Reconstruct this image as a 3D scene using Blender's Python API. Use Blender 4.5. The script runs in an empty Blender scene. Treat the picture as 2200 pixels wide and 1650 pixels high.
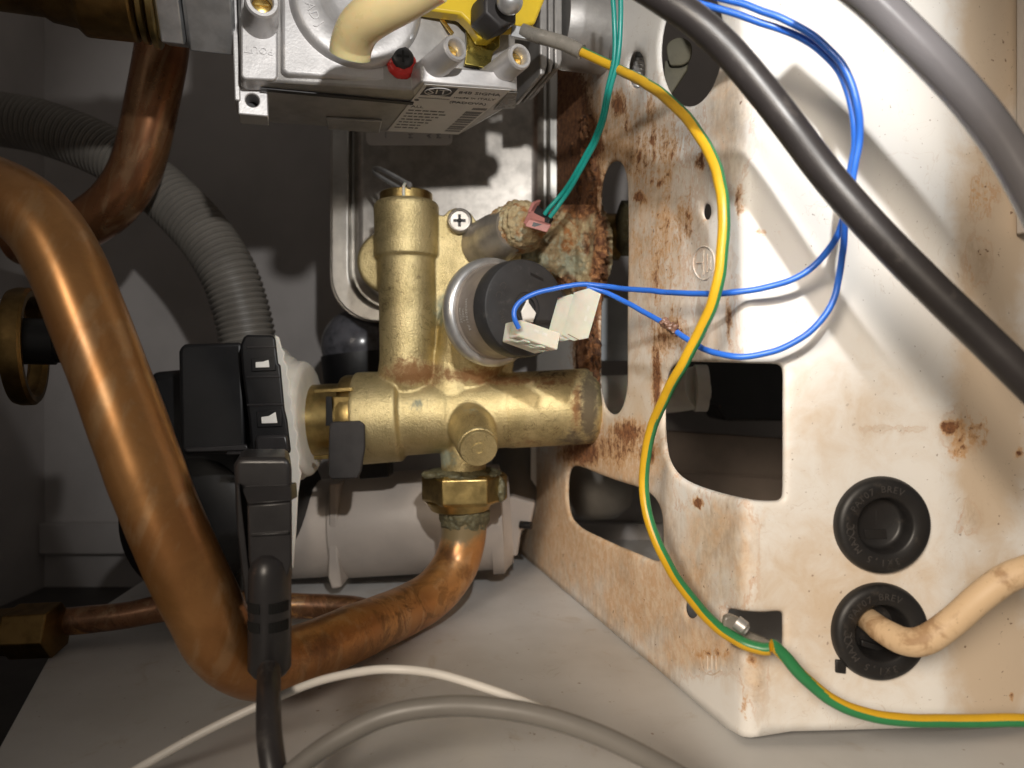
import bpy, bmesh, math, random
from mathutils import Vector as V, Matrix, noise
from mathutils.geometry import delaunay_2d_cdt
random.seed(7)
R = math.radians
SC = bpy.context.scene
COL = SC.collection
MM = 0.001
# ------------------------------------------------------------------ camera, world, lamps, exposure
F, CX, CY = 1526.0, 1100.0, 825.0          # focal length and centre in photo pixels (2200 x 1650)
cam = bpy.data.cameras.new('camera'); camo = bpy.data.objects.new('camera', cam); COL.objects.link(camo)
cam.sensor_width = 36.0; cam.lens = 36.0 * F / 2200.0
cam.clip_start = 0.005; cam.clip_end = 20
camo.rotation_euler = (R(90), 0, 0)
cam.dof.use_dof = True; cam.dof.focus_distance = 0.200; cam.dof.aperture_fstop = 15
SC.camera = camo
w = bpy.data.worlds.new('World'); SC.world = w; w.use_nodes = True
w.node_tree.nodes['Background'].inputs[0].default_value = (1.0, 0.91, 0.82, 1)
w.node_tree.nodes['Background'].inputs[1].default_value = 0.125
SC.view_settings.view_transform = 'Standard'; SC.view_settings.look = 'None'
SC.view_settings.exposure = 0; SC.view_settings.gamma = 1

def lamp(name, kind, loc, target, energy, color, **kw):
    l = bpy.data.lights.new(name, kind); o = bpy.data.objects.new(name, l); COL.objects.link(o)
    o.location = V(loc) * MM
    o.rotation_euler = (V(target) - V(loc)).to_track_quat('-Z', 'Y').to_euler()
    l.energy = energy; l.color = color
    for k, v in kw.items(): setattr(l, k, v)
    return o
lamp('torch', 'SPOT', (28, -2, 97), (28 - 11.0, 98, 86.5), 1.5, (1.0, 0.98, 0.95), spot_size=R(69), spot_blend=0.45, shadow_soft_size=0.0035)
lamp('room_lamp', 'AREA', (-150, -250, 150), (88, 200, -50), 0.145, (1.0, 0.87, 0.72), shape='DISK', size=0.15, spread=R(38))

# ------------------------------------------------------------------ geometry helpers (millimetres, camera at the origin, Y = depth)
def P(px, py, d): return V(((px - CX) * d / F, d, -(py - CY) * d / F))
def ray(px, py): return V(((px - CX) / F, 1.0, -(py - CY) / F))
def on(px, py, O, N):
    r = ray(px, py); return r * (O.dot(N) / r.dot(N))
def proj(p): return (CX + p.x / p.y * F, CY - p.z / p.y * F)

def catmull(pts, n=8, closed=False):
    """pts: list of tuples of floats -> smoothed list"""
    m = len(pts); out = []
    rng = range(m if closed else m - 1)
    for i in rng:
        g = (lambda k: pts[k % m]) if closed else (lambda k: pts[min(max(k, 0), m - 1)])
        p0, p1, p2, p3 = g(i - 1), g(i), g(i + 1), g(i + 2)
        for j in range(n):
            t = j / n
            out.append(tuple(0.5 * (2*b + (c - a)*t + (2*a - 5*b + 4*c - d)*t*t + (3*b - a - 3*c + d)*t**3)
                             for a, b, c, d in zip(p0, p1, p2, p3)))
    if not closed: out.append(tuple(pts[-1]))
    return out

class MB:
    def __init__(s): s.v, s.f, s.m = [], [], []
    def add(s, vs, fs, mi=0):
        o = len(s.v); s.v += [V(q) for q in vs]
        for k, f in enumerate(fs):
            s.f.append([o + i for i in f]); s.m.append(mi[k] if isinstance(mi, list) else mi)
    def tube(s, pts, r, seg=16, n=8, cap=True, mi=0, stripe=None, path=False, wob=0, jit=0):
        """pts: (px,py,depth[,radius]) control points, or 3-D points with path=True"""
        if path: ctl = [tuple(p) + (r,) for p in pts]
        else: ctl = [tuple(P(*p[:3])) + (p[3] if len(p) > 3 else r,) for p in pts]
        c = catmull(ctl, n) if n > 1 else ctl
        cs = [V(q[:3]) for q in c]
        if jit: cs = [q + noise.noise_vector(q*0.075 + V((r*31, 5, 1)))*jit + noise.noise_vector(q*0.2)*jit*0.3 for q in cs]
        rs = [q[3] for q in c]
        vs, fs, ms = [], [], []
        N = len(cs); nrm = None; up = V((0, 1, 0))
        for i in range(N):
            t = (cs[min(i + 1, N - 1)] - cs[max(i - 1, 0)])
            if t.length < 1e-9: t = V((0, 0, 1))
            t.normalize()
            if stripe is not None:
                nrm = t.cross(up).normalized()
            elif nrm is None:
                a = V((0, 1, 0)) if abs(t.y) < 0.8 else V((1, 0, 0))
                nrm = t.cross(a).normalized()
            else:
                nrm = (nrm - t * nrm.dot(t)).normalized()
            b = t.cross(nrm)
            rr = rs[i]
            if wob: rr *= 1 + wob * noise.noise(cs[i] * 0.12)
            for k in range(seg):
                a = 2 * math.pi * k / seg
                vs.append(cs[i] + (nrm * math.cos(a) + b * math.sin(a)) * rr)
        for i in range(N - 1):
            for k in range(seg):
                k2 = (k + 1) % seg
                fs.append([i*seg + k, i*seg + k2, (i+1)*seg + k2, (i+1)*seg + k])
                if stripe is not None:
                    a = (360 * (k + 0.5) / seg) % 360
                    lo, hi = stripe(i / (N - 1))
                    ms.append(1 if lo <= a <= hi else 0)
                else: ms.append(mi)
        if cap:
            fs.append(list(range(seg))[::-1]); fs.append([(N-1)*seg + k for k in range(seg)]); ms += [mi if stripe is None else 0] * 2
        s.add(vs, fs, ms); return s
    def lathe(s, A, axis, prof, seg=40, mi=0, step=None, phase=0.0, cap=(True, True), ref=None):
        """prof: (t mm along axis, radius mm)"""
        ax = V(axis).normalized()
        a = ref or (V((0, 0, 1)) if abs(ax.z) < 0.9 else V((1, 0, 0)))
        u = (a - ax * a.dot(ax)).normalized(); w_ = ax.cross(u)
        if step:
            q = [prof[0]]
            for p0, p1 in zip(prof, prof[1:]):
                L = math.hypot(p1[0]-p0[0], p1[1]-p0[1]); k = max(1, int(L / step))
                q += [(p0[0] + (p1[0]-p0[0])*j/k, p0[1] + (p1[1]-p0[1])*j/k) for j in range(1, k + 1)]
            prof = q
        vs, fs = [], []
        for t, r in prof:
            for k in range(seg):
                an = 2*math.pi*k/seg + phase
                vs.append(A + ax*t + (u*math.cos(an) + w_*math.sin(an)) * max(r, 1e-3))
        for i in range(len(prof) - 1):
            for k in range(seg):
                k2 = (k + 1) % seg
                fs.append([i*seg + k, i*seg + k2, (i+1)*seg + k2, (i+1)*seg + k])
        if cap[0]: fs.append(list(range(seg))[::-1])
        if cap[1]: fs.append([(len(prof)-1)*seg + k for k in range(seg)])
        s.add(vs, fs, mi); return s
    def prism(s, pts, vec, mi=0):
        n = len(pts); vec = V(vec)
        vs = [V(p) for p in pts] + [V(p) + vec for p in pts]
        fs = [list(range(n)), [n + i for i in range(n)][::-1]]
        fs += [[(i+1) % n, i, n + i, n + (i+1) % n] for i in range(n)]
        s.add(vs, fs, mi); return s
    def pp(s, px, d, depth, mi=0, yaw=0.0): return s.prism([P(x, y, d) for x, y in px], (-depth*math.sin(R(yaw)), depth*math.cos(R(yaw)), 0), mi)
    def box(s, O, U, W, N, mi=0):
        """corner O and three edge vectors"""
        U, W, N = V(U), V(W), V(N); return s.prism([O, O + U, O + U + W, O + W], N, mi)
    def ball(s, C, r, seg=20, mi=0, sc=(1, 1, 1)):
        vs, fs = [], []; h = seg // 2
        for i in range(h + 1):
            th = math.pi * i / h
            for k in range(seg):
                ph = 2*math.pi*k/seg
                vs.append(C + V((math.sin(th)*math.cos(ph)*sc[0], math.sin(th)*math.sin(ph)*sc[1], math.cos(th)*sc[2])) * r)
        for i in range(h):
            for k in range(seg):
                k2 = (k+1) % seg; fs.append([i*seg+k, (i+1)*seg+k, (i+1)*seg+k2, i*seg+k2])
        s.add(vs, fs, mi); return s
    def text(s, body, size, O, U, W, N, extrude=0.1, mi=0, wrap=None, center=True):
        c = bpy.data.curves.new('t', 'FONT'); c.body = body; c.size = size; c.extrude = extrude; c.resolution_u = 2
        if center: c.align_x = 'CENTER'; c.align_y = 'CENTER'
        o = bpy.data.objects.new('t', c); me = bpy.data.meshes.new_from_object(o)
        f = wrap or (lambda x, y, z: O + U*x + W*y + N*z)
        s.add([f(*v.co) for v in me.vertices], [list(p.vertices) for p in me.polygons], mi)
        bpy.data.objects.remove(o); bpy.data.curves.remove(c); bpy.data.meshes.remove(me); return s

def rootloc(o):
    while o.parent: o = o.parent
    return o.location / MM
def make_mesh(mb, off):
    me = bpy.data.meshes.new('m')
    me.from_pydata([(p - off) * MM for p in mb.v], [], mb.f); me.update()
    return me
def finish(name, me, mats, parent=None, mi=None, bevel=0, smooth=38, origin=None, seg=2):
    me.name = name
    for m in (mats if isinstance(mats, (list, tuple)) else [mats]): me.materials.append(m)
    if mi and any(mi): me.polygons.foreach_set('material_index', mi)
    me.polygons.foreach_set('use_smooth', [True] * len(me.polygons))
    me.set_sharp_from_angle(angle=R(smooth))
    o = bpy.data.objects.new(name, me); COL.objects.link(o)
    if parent: o.parent = parent
    elif origin is not None: o.location = origin * MM
    if bevel:
        b = o.modifiers.new('bevel', 'BEVEL'); b.width = bevel * MM; b.segments = seg; b.limit_method = 'ANGLE'; b.angle_limit = R(40)
        b.harden_normals = False
    return o
def mk(name, mb, mats, parent=None, bevel=0, smooth=38, recalc=True, stain=None, seg=2):
    if parent: off = rootloc(parent)
    else:
        lo = V([min(p[i] for p in mb.v) for i in range(3)]); hi = V([max(p[i] for p in mb.v) for i in range(3)])
        off = V(((lo.x+hi.x)/2, (lo.y+hi.y)/2, lo.z))
    me = make_mesh(mb, off)
    if recalc:
        bm = bmesh.new(); bm.from_mesh(me); bmesh.ops.recalc_face_normals(bm, faces=bm.faces); bm.to_mesh(me); bm.free()
    if stain: stain_attr(me, off, stain)
    return finish(name, me, mats, parent, mb.m, bevel, smooth, off, seg)
def stain_attr(me, off, blobs):
    """wear marks with a place of their own: (px,py,rx,ry,channel,strength)"""
    at = me.color_attributes.new('wear_tint', 'FLOAT_COLOR', 'POINT'); buf = []
    for v in me.vertices:
        x, y = proj(v.co / MM + off); c = [0.0, 0.0, 0.0, 1.0]
        for bx, by, rx, ry, ch, st in blobs:
            q = ((x-bx)/rx)**2 + ((y-by)/ry)**2
            if ch == 2 and bx > 2040 and x < 2024: continue      # the film stops at the fold
            if q < 6: c[ch] = max(c[ch], st * math.exp(-q))
        buf += c
    at.data.foreach_set('color', buf)
def fuse(mb, voxel=0.5, smooth=4, rough=0, freq=0.5):
    """one continuous cast surface from overlapping solids"""
    me = bpy.data.meshes.new('f'); me.from_pydata([tuple(p) for p in mb.v], [], mb.f); me.update()
    bm = bmesh.new(); bm.from_mesh(me); bmesh.ops.recalc_face_normals(bm, faces=bm.faces); bm.to_mesh(me); bm.free()
    o = bpy.data.objects.new('f', me); COL.objects.link(o)
    m = o.modifiers.new('r', 'REMESH'); m.mode = 'VOXEL'; m.voxel_size = voxel
    if smooth: q = o.modifiers.new('s', 'SMOOTH'); q.iterations = smooth; q.factor = 0.5
    dg = bpy.context.evaluated_depsgraph_get(); ev = o.evaluated_get(dg); e = ev.to_mesh()
    out = MB(); nr = [V(v.normal) for v in e.vertices]
    out.v = [V(v.co) + (nr[i] * rough * (noise.fractal(V(v.co) * freq, 1.0, 2.0, 4)) if rough else V((0, 0, 0))) for i, v in enumerate(e.vertices)]
    out.f = [list(p.vertices) for p in e.polygons]; out.m = [0] * len(out.f)
    ev.to_mesh_clear(); bpy.data.objects.remove(o); bpy.data.meshes.remove(me)
    return out
def tag(o, label, cat, group=None):
    o['label'] = label; o['category'] = cat
    if group: o['group'] = group
    return o
def thing(name, label, cat, loc, group=None):
    o = bpy.data.objects.new(name, None); COL.objects.link(o); o.location = V(loc) * MM
    o.empty_display_size = 0.01
    return tag(o, label, cat, group)

# ------------------------------------------------------------------ materials
class NT:
    def __init__(s, name):
        s.m = bpy.data.materials.new(name); s.m.use_nodes = True; s.t = s.m.node_tree
        s.b = s.t.nodes['Principled BSDF']; s.co = s.n('ShaderNodeTexCoord').outputs['Object']
    def n(s, kind, **kw):
        x = s.t.nodes.new(kind)
        for k, v in kw.items(): setattr(x, k, v)
        return x
    def put(s, inp, val):
        if isinstance(val, bpy.types.NodeSocket): s.t.links.new(val, inp)
        elif isinstance(val, tuple) and len(val) == 3 and inp.type == 'RGBA': inp.default_value = val + (1,)
        else: inp.default_value = val
    def noise(s, scale, detail=5, rough=0.55, dist=0.0, vec=None, stretch=None):
        v = vec or s.co
        if stretch:
            mp = s.n('ShaderNodeMapping'); s.put(mp.inputs['Vector'], v); mp.inputs['Scale'].default_value = stretch; v = mp.outputs[0]
        x = s.n('ShaderNodeTexNoise'); s.put(x.inputs['Vector'], v)
        x.inputs['Scale'].default_value = scale; x.inputs['Detail'].default_value = detail
        x.inputs['Roughness'].default_value = rough; x.inputs['Distortion'].default_value = dist
        return x.outputs['Fac']
    def voro(s, scale):
        x = s.n('ShaderNodeTexVoronoi'); s.put(x.inputs['Vector'], s.co); x.inputs['Scale'].default_value = scale; return x.outputs['Distance']
    def math(s, op, a, b=0.0, clamp=False):
        x = s.n('ShaderNodeMath', operation=op, use_clamp=clamp); s.put(x.inputs[0], a); s.put(x.inputs[1], b); return x.outputs[0]
    def step(s, a, lo, hi):
        x = s.n('ShaderNodeMapRange', interpolation_type='SMOOTHSTEP'); s.put(x.inputs[0], a)
        x.inputs[1].default_value = lo; x.inputs[2].default_value = hi; return x.outputs[0]
    def mix(s, f, a, b):
        x = s.n('ShaderNodeMix', data_type='RGBA'); s.put(x.inputs['Factor'], f); s.put(x.inputs['A'], a); s.put(x.inputs['B'], b); return x.outputs['Result']
    def attr(s, name='wear_tint'):
        a = s.n('ShaderNodeAttribute', attribute_name=name); q = s.n('ShaderNodeSeparateColor'); s.put(q.inputs[0], a.outputs['Color']); return q.outputs
    def bump(s, h, strength=0.3, dist=0.3, prev=None):
        x = s.n('ShaderNodeBump'); s.put(x.inputs['Height'], h); x.inputs['Strength'].default_value = strength; x.inputs['Distance'].default_value = dist * MM
        if prev is not None: s.put(x.inputs['Normal'], prev)
        return x.outputs[0]
    def set(s, **kw):
        nm = dict(color='Base Color', rough='Roughness', metal='Metallic', normal='Normal', spec='Specular IOR Level', coat='Coat Weight', trans='Transmission Weight', sss='Subsurface Weight', sssr='Subsurface Radius', ssss='Subsurface Scale', aniso='Anisotropic', ior='IOR', coatr='Coat Roughness')
        for k, v in kw.items(): s.put(s.b.inputs[nm[k]], v)
        return s.m

def plain(name, col, rough=0.5, metal=0.0, var=0.25, scale=120, bump=0.12, bscale=900, dirt=None, **kw):
    t = NT(name)
    f = t.noise(scale, 6, 0.6)
    dark = tuple(c * (1 - var) for c in col)
    c = t.mix(t.step(f, 0.35, 0.7), col, dark)
    if dirt:
        c = t.mix(t.math('MULTIPLY', t.step(t.noise(scale * 2.3, 8, 0.7), 0.55, 0.72), 0.7), c, dirt)
    r = t.math('ADD', t.math('MULTIPLY', t.noise(scale * 1.7, 4), 0.25), rough - 0.12)
    t.set(color=c, rough=r, metal=metal, **kw)
    if bump: t.set(normal=t.bump(t.noise(bscale, 4), bump, 0.25))
    return t.m

def brass_cast():
    t = NT('cast_brass'); ch = t.attr()
    n = t.noise(90, 8, 0.65)
    c = t.mix(t.step(n, 0.35, 0.68), (0.66, 0.55, 0.30), (0.52, 0.425, 0.215))
    tn = t.step(t.noise(48, 7, 0.68, 0.5), 0.50, 0.66); c = t.mix(t.math('MULTIPLY', tn, 0.55), c, (0.30, 0.235, 0.115))
    g = t.noise(2600, 2, 0.5)
    c = t.mix(t.math('MULTIPLY', t.step(g, 0.5, 0.7), 0.35), c, (0.80, 0.66, 0.34))
    nb = t.noise(330, 8, 0.75, 0.5)
    def m(k, lo=0.0, hi=0.34): return t.step(t.math('ADD', t.math('MULTIPLY', nb, 1.1), t.math('SUBTRACT', t.math('MULTIPLY', ch[k], 0.75), 0.90)), lo, hi)
    cr = t.step(t.math('ABSOLUTE', t.math('SUBTRACT', t.noise(130, 5, 0.6, 1.2), 0.5)), 0.012, 0.0)
    crm = t.math('MULTIPLY', cr, t.step(t.noise(60, 2), 0.5, 0.62))
    c = t.mix(t.math('MULTIPLY', crm, 0.75), c, (0.10, 0.055, 0.02))
    red, dark, green = m(0), m(1), m(2)
    c = t.mix(t.math('MULTIPLY', red, 0.85), c, (0.24, 0.095, 0.03))
    c = t.mix(t.math('MULTIPLY', dark, 0.9), c, (0.10, 0.075, 0.05))
    c = t.mix(t.math('MULTIPLY', green, 0.85), c, (0.28, 0.33, 0.27))
    dirt = t.math('MAXIMUM', t.math('MAXIMUM', red, dark), green)
    h = t.math('ADD', t.noise(1500, 2, 0.6), t.math('MULTIPLY', t.noise(3000, 2), 0.4))
    b = t.bump(h, 0.55, 0.30); b = t.bump(crm, -0.4, 0.3, b)
    t.set(color=c, metal=t.math('SUBTRACT', 0.86, t.math('MULTIPLY', dirt, 0.45)), rough=t.math('ADD', t.math('MULTIPLY', dirt, 0.25), 0.50), normal=b)
    return t.m
def crusty():
    t = NT('corrosion_crust'); n = t.noise(170, 9, 0.7, 0.6)
    c = t.mix(t.step(n, 0.3, 0.7), (0.55, 0.46, 0.27), (0.33, 0.215, 0.105))
    c = t.mix(t.step(t.noise(260, 6, 0.7), 0.52, 0.66), c, (0.47, 0.46, 0.33))
    c = t.mix(t.step(t.noise(120, 6, 0.7, 0.4), 0.50, 0.64), c, (0.34, 0.14, 0.04))
    c = t.mix(t.step(t.noise(600, 6, 0.7), 0.58, 0.72), c, (0.58, 0.52, 0.38))
    ch = t.attr(); k = t.step(t.math('ADD', t.math('MULTIPLY', t.noise(240, 8, 0.72), 0.9), t.math('SUBTRACT', t.math('MULTIPLY', ch[0], 0.8), 0.75)), 0.0, 0.25)
    c = t.mix(k, c, t.mix(t.step(t.noise(420, 8, 0.75), 0.42, 0.6), (0.13, 0.05, 0.022), (0.40, 0.19, 0.075)))
    c = t.mix(t.math('MULTIPLY', t.step(t.math('MULTIPLY', ch[2], t.noise(300, 6, 0.7)), 0.16, 0.36), 0.7), c, (0.40, 0.44, 0.33))
    h = t.math('ADD', t.noise(500, 8, 0.75), t.math('MULTIPLY', t.noise(1800, 4), 0.4))
    return t.set(color=c, rough=0.85, normal=t.bump(h, 0.9, 0.8))
def rusty():
    t = NT('flaking_rust'); n = t.noise(420, 9, 0.75, 0.5)
    c = t.mix(t.step(n, 0.35, 0.62), (0.035, 0.014, 0.010), (0.26, 0.11, 0.04))
    c = t.mix(t.step(t.noise(900, 6, 0.7), 0.56, 0.7), c, (0.42, 0.27, 0.14))
    h = t.math('ADD', t.noise(700, 8, 0.75), t.math('MULTIPLY', t.noise(2200, 4), 0.5))
    return t.set(color=c, rough=0.78, normal=t.bump(h, 0.9, 0.7))
def enamel():
    t = NT('stained_enamel'); ch = t.attr()
    n1 = t.noise(130, 9, 0.68, 0.5); n2 = t.noise(330, 9, 0.72, 0.4); n3 = t.noise(50, 4, 0.5)
    drip = t.noise(260, 7, 0.65, 0.6, stretch=(1, 1, 0.22))
    c = t.mix(t.math('MULTIPLY', t.step(n3, 0.35, 0.7), 0.35), (0.81, 0.79, 0.755), (0.79, 0.755, 0.705))
    # yellowing and the lower front face's unlit tan (B), dirt film (G), rust (R)
    ye = t.step(t.math('ADD', t.math('MULTIPLY', n1, 0.7), t.math('SUBTRACT', ch[2], 0.42)), 0.10, 0.62)
    c = t.mix(t.math('MULTIPLY', ye, 0.78), c, (0.60, 0.445, 0.285))
    gd = t.math('ADD', t.math('MULTIPLY', t.math('ADD', t.math('MULTIPLY', n1, 0.5), t.math('MULTIPLY', drip, 0.5)), 1.1), t.math('SUBTRACT', ch[1], 0.62))
    dm = t.step(gd, 0.05, 0.55)
    g2 = t.noise(330, 8, 0.72, 0.4, stretch=(1, 1, 0.4))
    dcol = t.mix(t.step(g2, 0.36, 0.60), (0.62, 0.50, 0.37), (0.40, 0.27, 0.16))
    dcol = t.mix(t.math('MULTIPLY', t.step(t.noise(700, 6, 0.7), 0.52, 0.66), 0.6), dcol, (0.30, 0.19, 0.11))
    dcol = t.mix(t.math('MULTIPLY', t.step(t.noise(75, 5, 0.6, 0.6), 0.52, 0.64), 0.5), dcol, (0.70, 0.61, 0.50))
    c = t.mix(t.math('MULTIPLY', dm, 0.78), c, dcol)
    # the tide line where a film of dirt ends
    edge = t.step(t.math('ABSOLUTE', t.math('SUBTRACT', gd, 0.20)), 0.035, 0.0)
    c = t.mix(t.math('MULTIPLY', edge, t.math('MULTIPLY', t.step(ch[1], 0.12, 0.4), 0.55)), c, (0.50, 0.24, 0.09))
    rg = t.math('ADD', t.math('MULTIPLY', t.math('ADD', t.math('MULTIPLY', t.noise(560, 8, 0.75, 0.3), 0.62), t.math('MULTIPLY', drip, 0.38)), 1.5), t.math('SUBTRACT', ch[0], 0.98))
    ro = t.step(rg, 0.0, 0.12); rd = t.step(rg, 0.12, 0.26)
    wash = t.step(t.math('ADD', t.math('MULTIPLY', t.noise(85, 8, 0.66, 0.8), 1.0), t.math('SUBTRACT', t.math('MULTIPLY', t.math('MAXIMUM', ch[0], t.math('MULTIPLY', ch[1], 0.66)), 0.9), 0.72)), -0.06, 0.30)
    c = t.mix(t.math('MULTIPLY', wash, 0.66), c, t.mix(t.step(n2, 0.38, 0.6), (0.79, 0.60, 0.41), (0.68, 0.41, 0.21)))
    c = t.mix(t.math('MULTIPLY', ro, 0.7), c, (0.56, 0.30, 0.12))
    c = t.mix(rd, c, t.mix(t.step(t.noise(500, 8, 0.75), 0.4, 0.6), (0.33, 0.145, 0.058), (0.15, 0.06, 0.028)))
    anyd = t.math('MAXIMUM', t.math('MAXIMUM', ch[0], ch[1]), t.math('MULTIPLY', ch[2], 0.5))
    sp = t.math('MULTIPLY', t.step(t.noise(620, 3, 0.5, 0.3), 0.70, 0.735), t.step(anyd, 0.08, 0.40))
    sp2 = t.math('MULTIPLY', t.step(t.noise(1100, 2, 0.5), 0.735, 0.76), 0.75)
    spk = t.math('MAXIMUM', sp, sp2)
    c = t.mix(t.math('MULTIPLY', spk, 0.85), c, (0.17, 0.085, 0.045))
    sc = t.step(t.math('ABSOLUTE', t.math('SUBTRACT', t.noise(110, 3, 0.5, 1.5), 0.5)), 0.006, 0.0)
    scm = t.math('MULTIPLY', sc, t.math('MULTIPLY', t.step(t.noise(45, 3), 0.48, 0.6), 0.35))
    c = t.mix(scm, c, (0.47, 0.34, 0.24))
    rgh = t.math('ADD', 0.46, t.math('MULTIPLY', t.math('MAXIMUM', dm, rd), 0.35))
    b = t.bump(t.noise(300, 3), 0.06, 0.3); b = t.bump(t.math('MULTIPLY', n2, rd), 0.6, 0.5, b); b = t.bump(spk, 0.3, 0.2, b)
    return t.set(color=c, rough=rgh, normal=b)
def copper(name, a, b_, r, blot=0.5, metal=0.8):
    t = NT(name); ch = t.attr(); n = t.noise(30, 5, 0.55, 0.6); c = t.mix(t.step(n, 0.36, 0.66), a, b_)
    mp = t.n('ShaderNodeMapping'); t.put(mp.inputs['Vector'], t.co); mp.inputs['Rotation'].default_value = (0, R(-22), 0)
    st = t.noise(200, 4, 0.6, 0.2, vec=mp.outputs[0], stretch=(1, 1, 0.04)); c = t.mix(t.math('MULTIPLY', t.step(st, 0.5, 0.64), 0.30), c, (0.66, 0.47, 0.27))  # pale streaks along the pipe: long reflections put into the colour
    old = t.math('MAXIMUM', ch[0], blot)
    c = t.mix(t.math('MULTIPLY', t.step(t.noise(100, 8, 0.72, 0.8), 0.48, 0.58), old), c, tuple(q*0.45 for q in a))
    c = t.mix(t.math('MULTIPLY', t.step(t.noise(65, 8, 0.7, 1.0), 0.54, 0.62), t.math('MULTIPLY', old, 0.9)), c, (0.70, 0.36, 0.12))
    ln = t.step(t.math('ABSOLUTE', t.math('SUBTRACT', t.noise(70, 4, 0.6, 1.6), 0.5)), 0.008, 0.0); c = t.mix(t.math('MULTIPLY', ln, t.math('MULTIPLY', old, 0.7)), c, (0.15, 0.06, 0.025))
    nb = t.noise(400, 8, 0.7)
    g = t.step(t.math('ADD', t.math('MULTIPLY', nb, 0.55), t.math('SUBTRACT', ch[2], 0.28)), 0.25, 0.55)
    d = t.step(t.math('ADD', t.math('MULTIPLY', nb, 0.55), t.math('SUBTRACT', ch[1], 0.28)), 0.25, 0.55)
    c = t.mix(t.math('MULTIPLY', d, 0.8), c, (0.14, 0.065, 0.03)); c = t.mix(t.math('MULTIPLY', g, 0.85), c, (0.15, 0.135, 0.075))
    rr = t.math('ADD', t.math('ADD', t.math('MULTIPLY', t.noise(60, 5, 0.6), 0.22), r), t.math('MULTIPLY', ch[0], 0.2))
    return t.set(color=c, metal=t.math('SUBTRACT', metal, t.math('MULTIPLY', g, 0.5)), rough=rr, normal=t.bump(t.noise(200, 6, 0.6), 0.08, 0.3), coat=0.25, coatr=0.25)
def brushed(name, col, rough):
    t = NT(name); n = t.noise(600, 5, 0.6, stretch=(1, 1, 0.04)); m = t.noise(70, 6, 0.6)
    c = t.mix(t.step(m, 0.4, 0.65), col, tuple(q*0.72 for q in col))
    return t.set(color=c, metal=1.0, rough=t.math('ADD', t.math('MULTIPLY', n, 0.3), rough), normal=t.bump(n, 0.15, 0.2))
def tray():
    t = NT('pale_case_paint'); n = t.noise(25, 6, 0.6)
    c = t.mix(t.step(n, 0.35, 0.7), (0.60, 0.595, 0.585), (0.53, 0.52, 0.505))
    c = t.mix(t.math('MULTIPLY', t.step(t.noise(60, 8, 0.7, 1.0), 0.56, 0.70), 0.5), c, (0.44, 0.38, 0.31))
    sc = t.step(t.math('ABSOLUTE', t.math('SUBTRACT', t.noise(40, 3, 0.5, 2.0), 0.5)), 0.004, 0.0); c = t.mix(t.math('MULTIPLY', sc, t.math('MULTIPLY', t.step(t.noise(30, 2), 0.5, 0.6), 0.5)), c, (0.36, 0.32, 0.28))
    sp = t.step(t.noise(420, 3, 0.5), 0.72, 0.75); c = t.mix(t.math('MULTIPLY', sp, 0.7), c, (0.22, 0.15, 0.10))
    return t.set(color=c, rough=t.math('ADD', t.math('MULTIPLY', t.noise(50, 6), 0.3), 0.28), normal=t.bump(t.noise(200, 4), 0.05, 0.3))
def ribbed_dirt(name, col, dirt, rough):
    t = NT(name); n = t.noise(140, 8, 0.7, 0.4)
    c = t.mix(t.math('MULTIPLY', t.step(n, 0.47, 0.64), 0.8), col, dirt)
    sp = t.step(t.noise(900, 3), 0.68, 0.73); c = t.mix(t.math('MULTIPLY', sp, 0.5), c, tuple(q*0.4 for q in dirt))
    return t.set(color=c, rough=rough, normal=t.bump(t.noise(500, 5), 0.15, 0.3))

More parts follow.
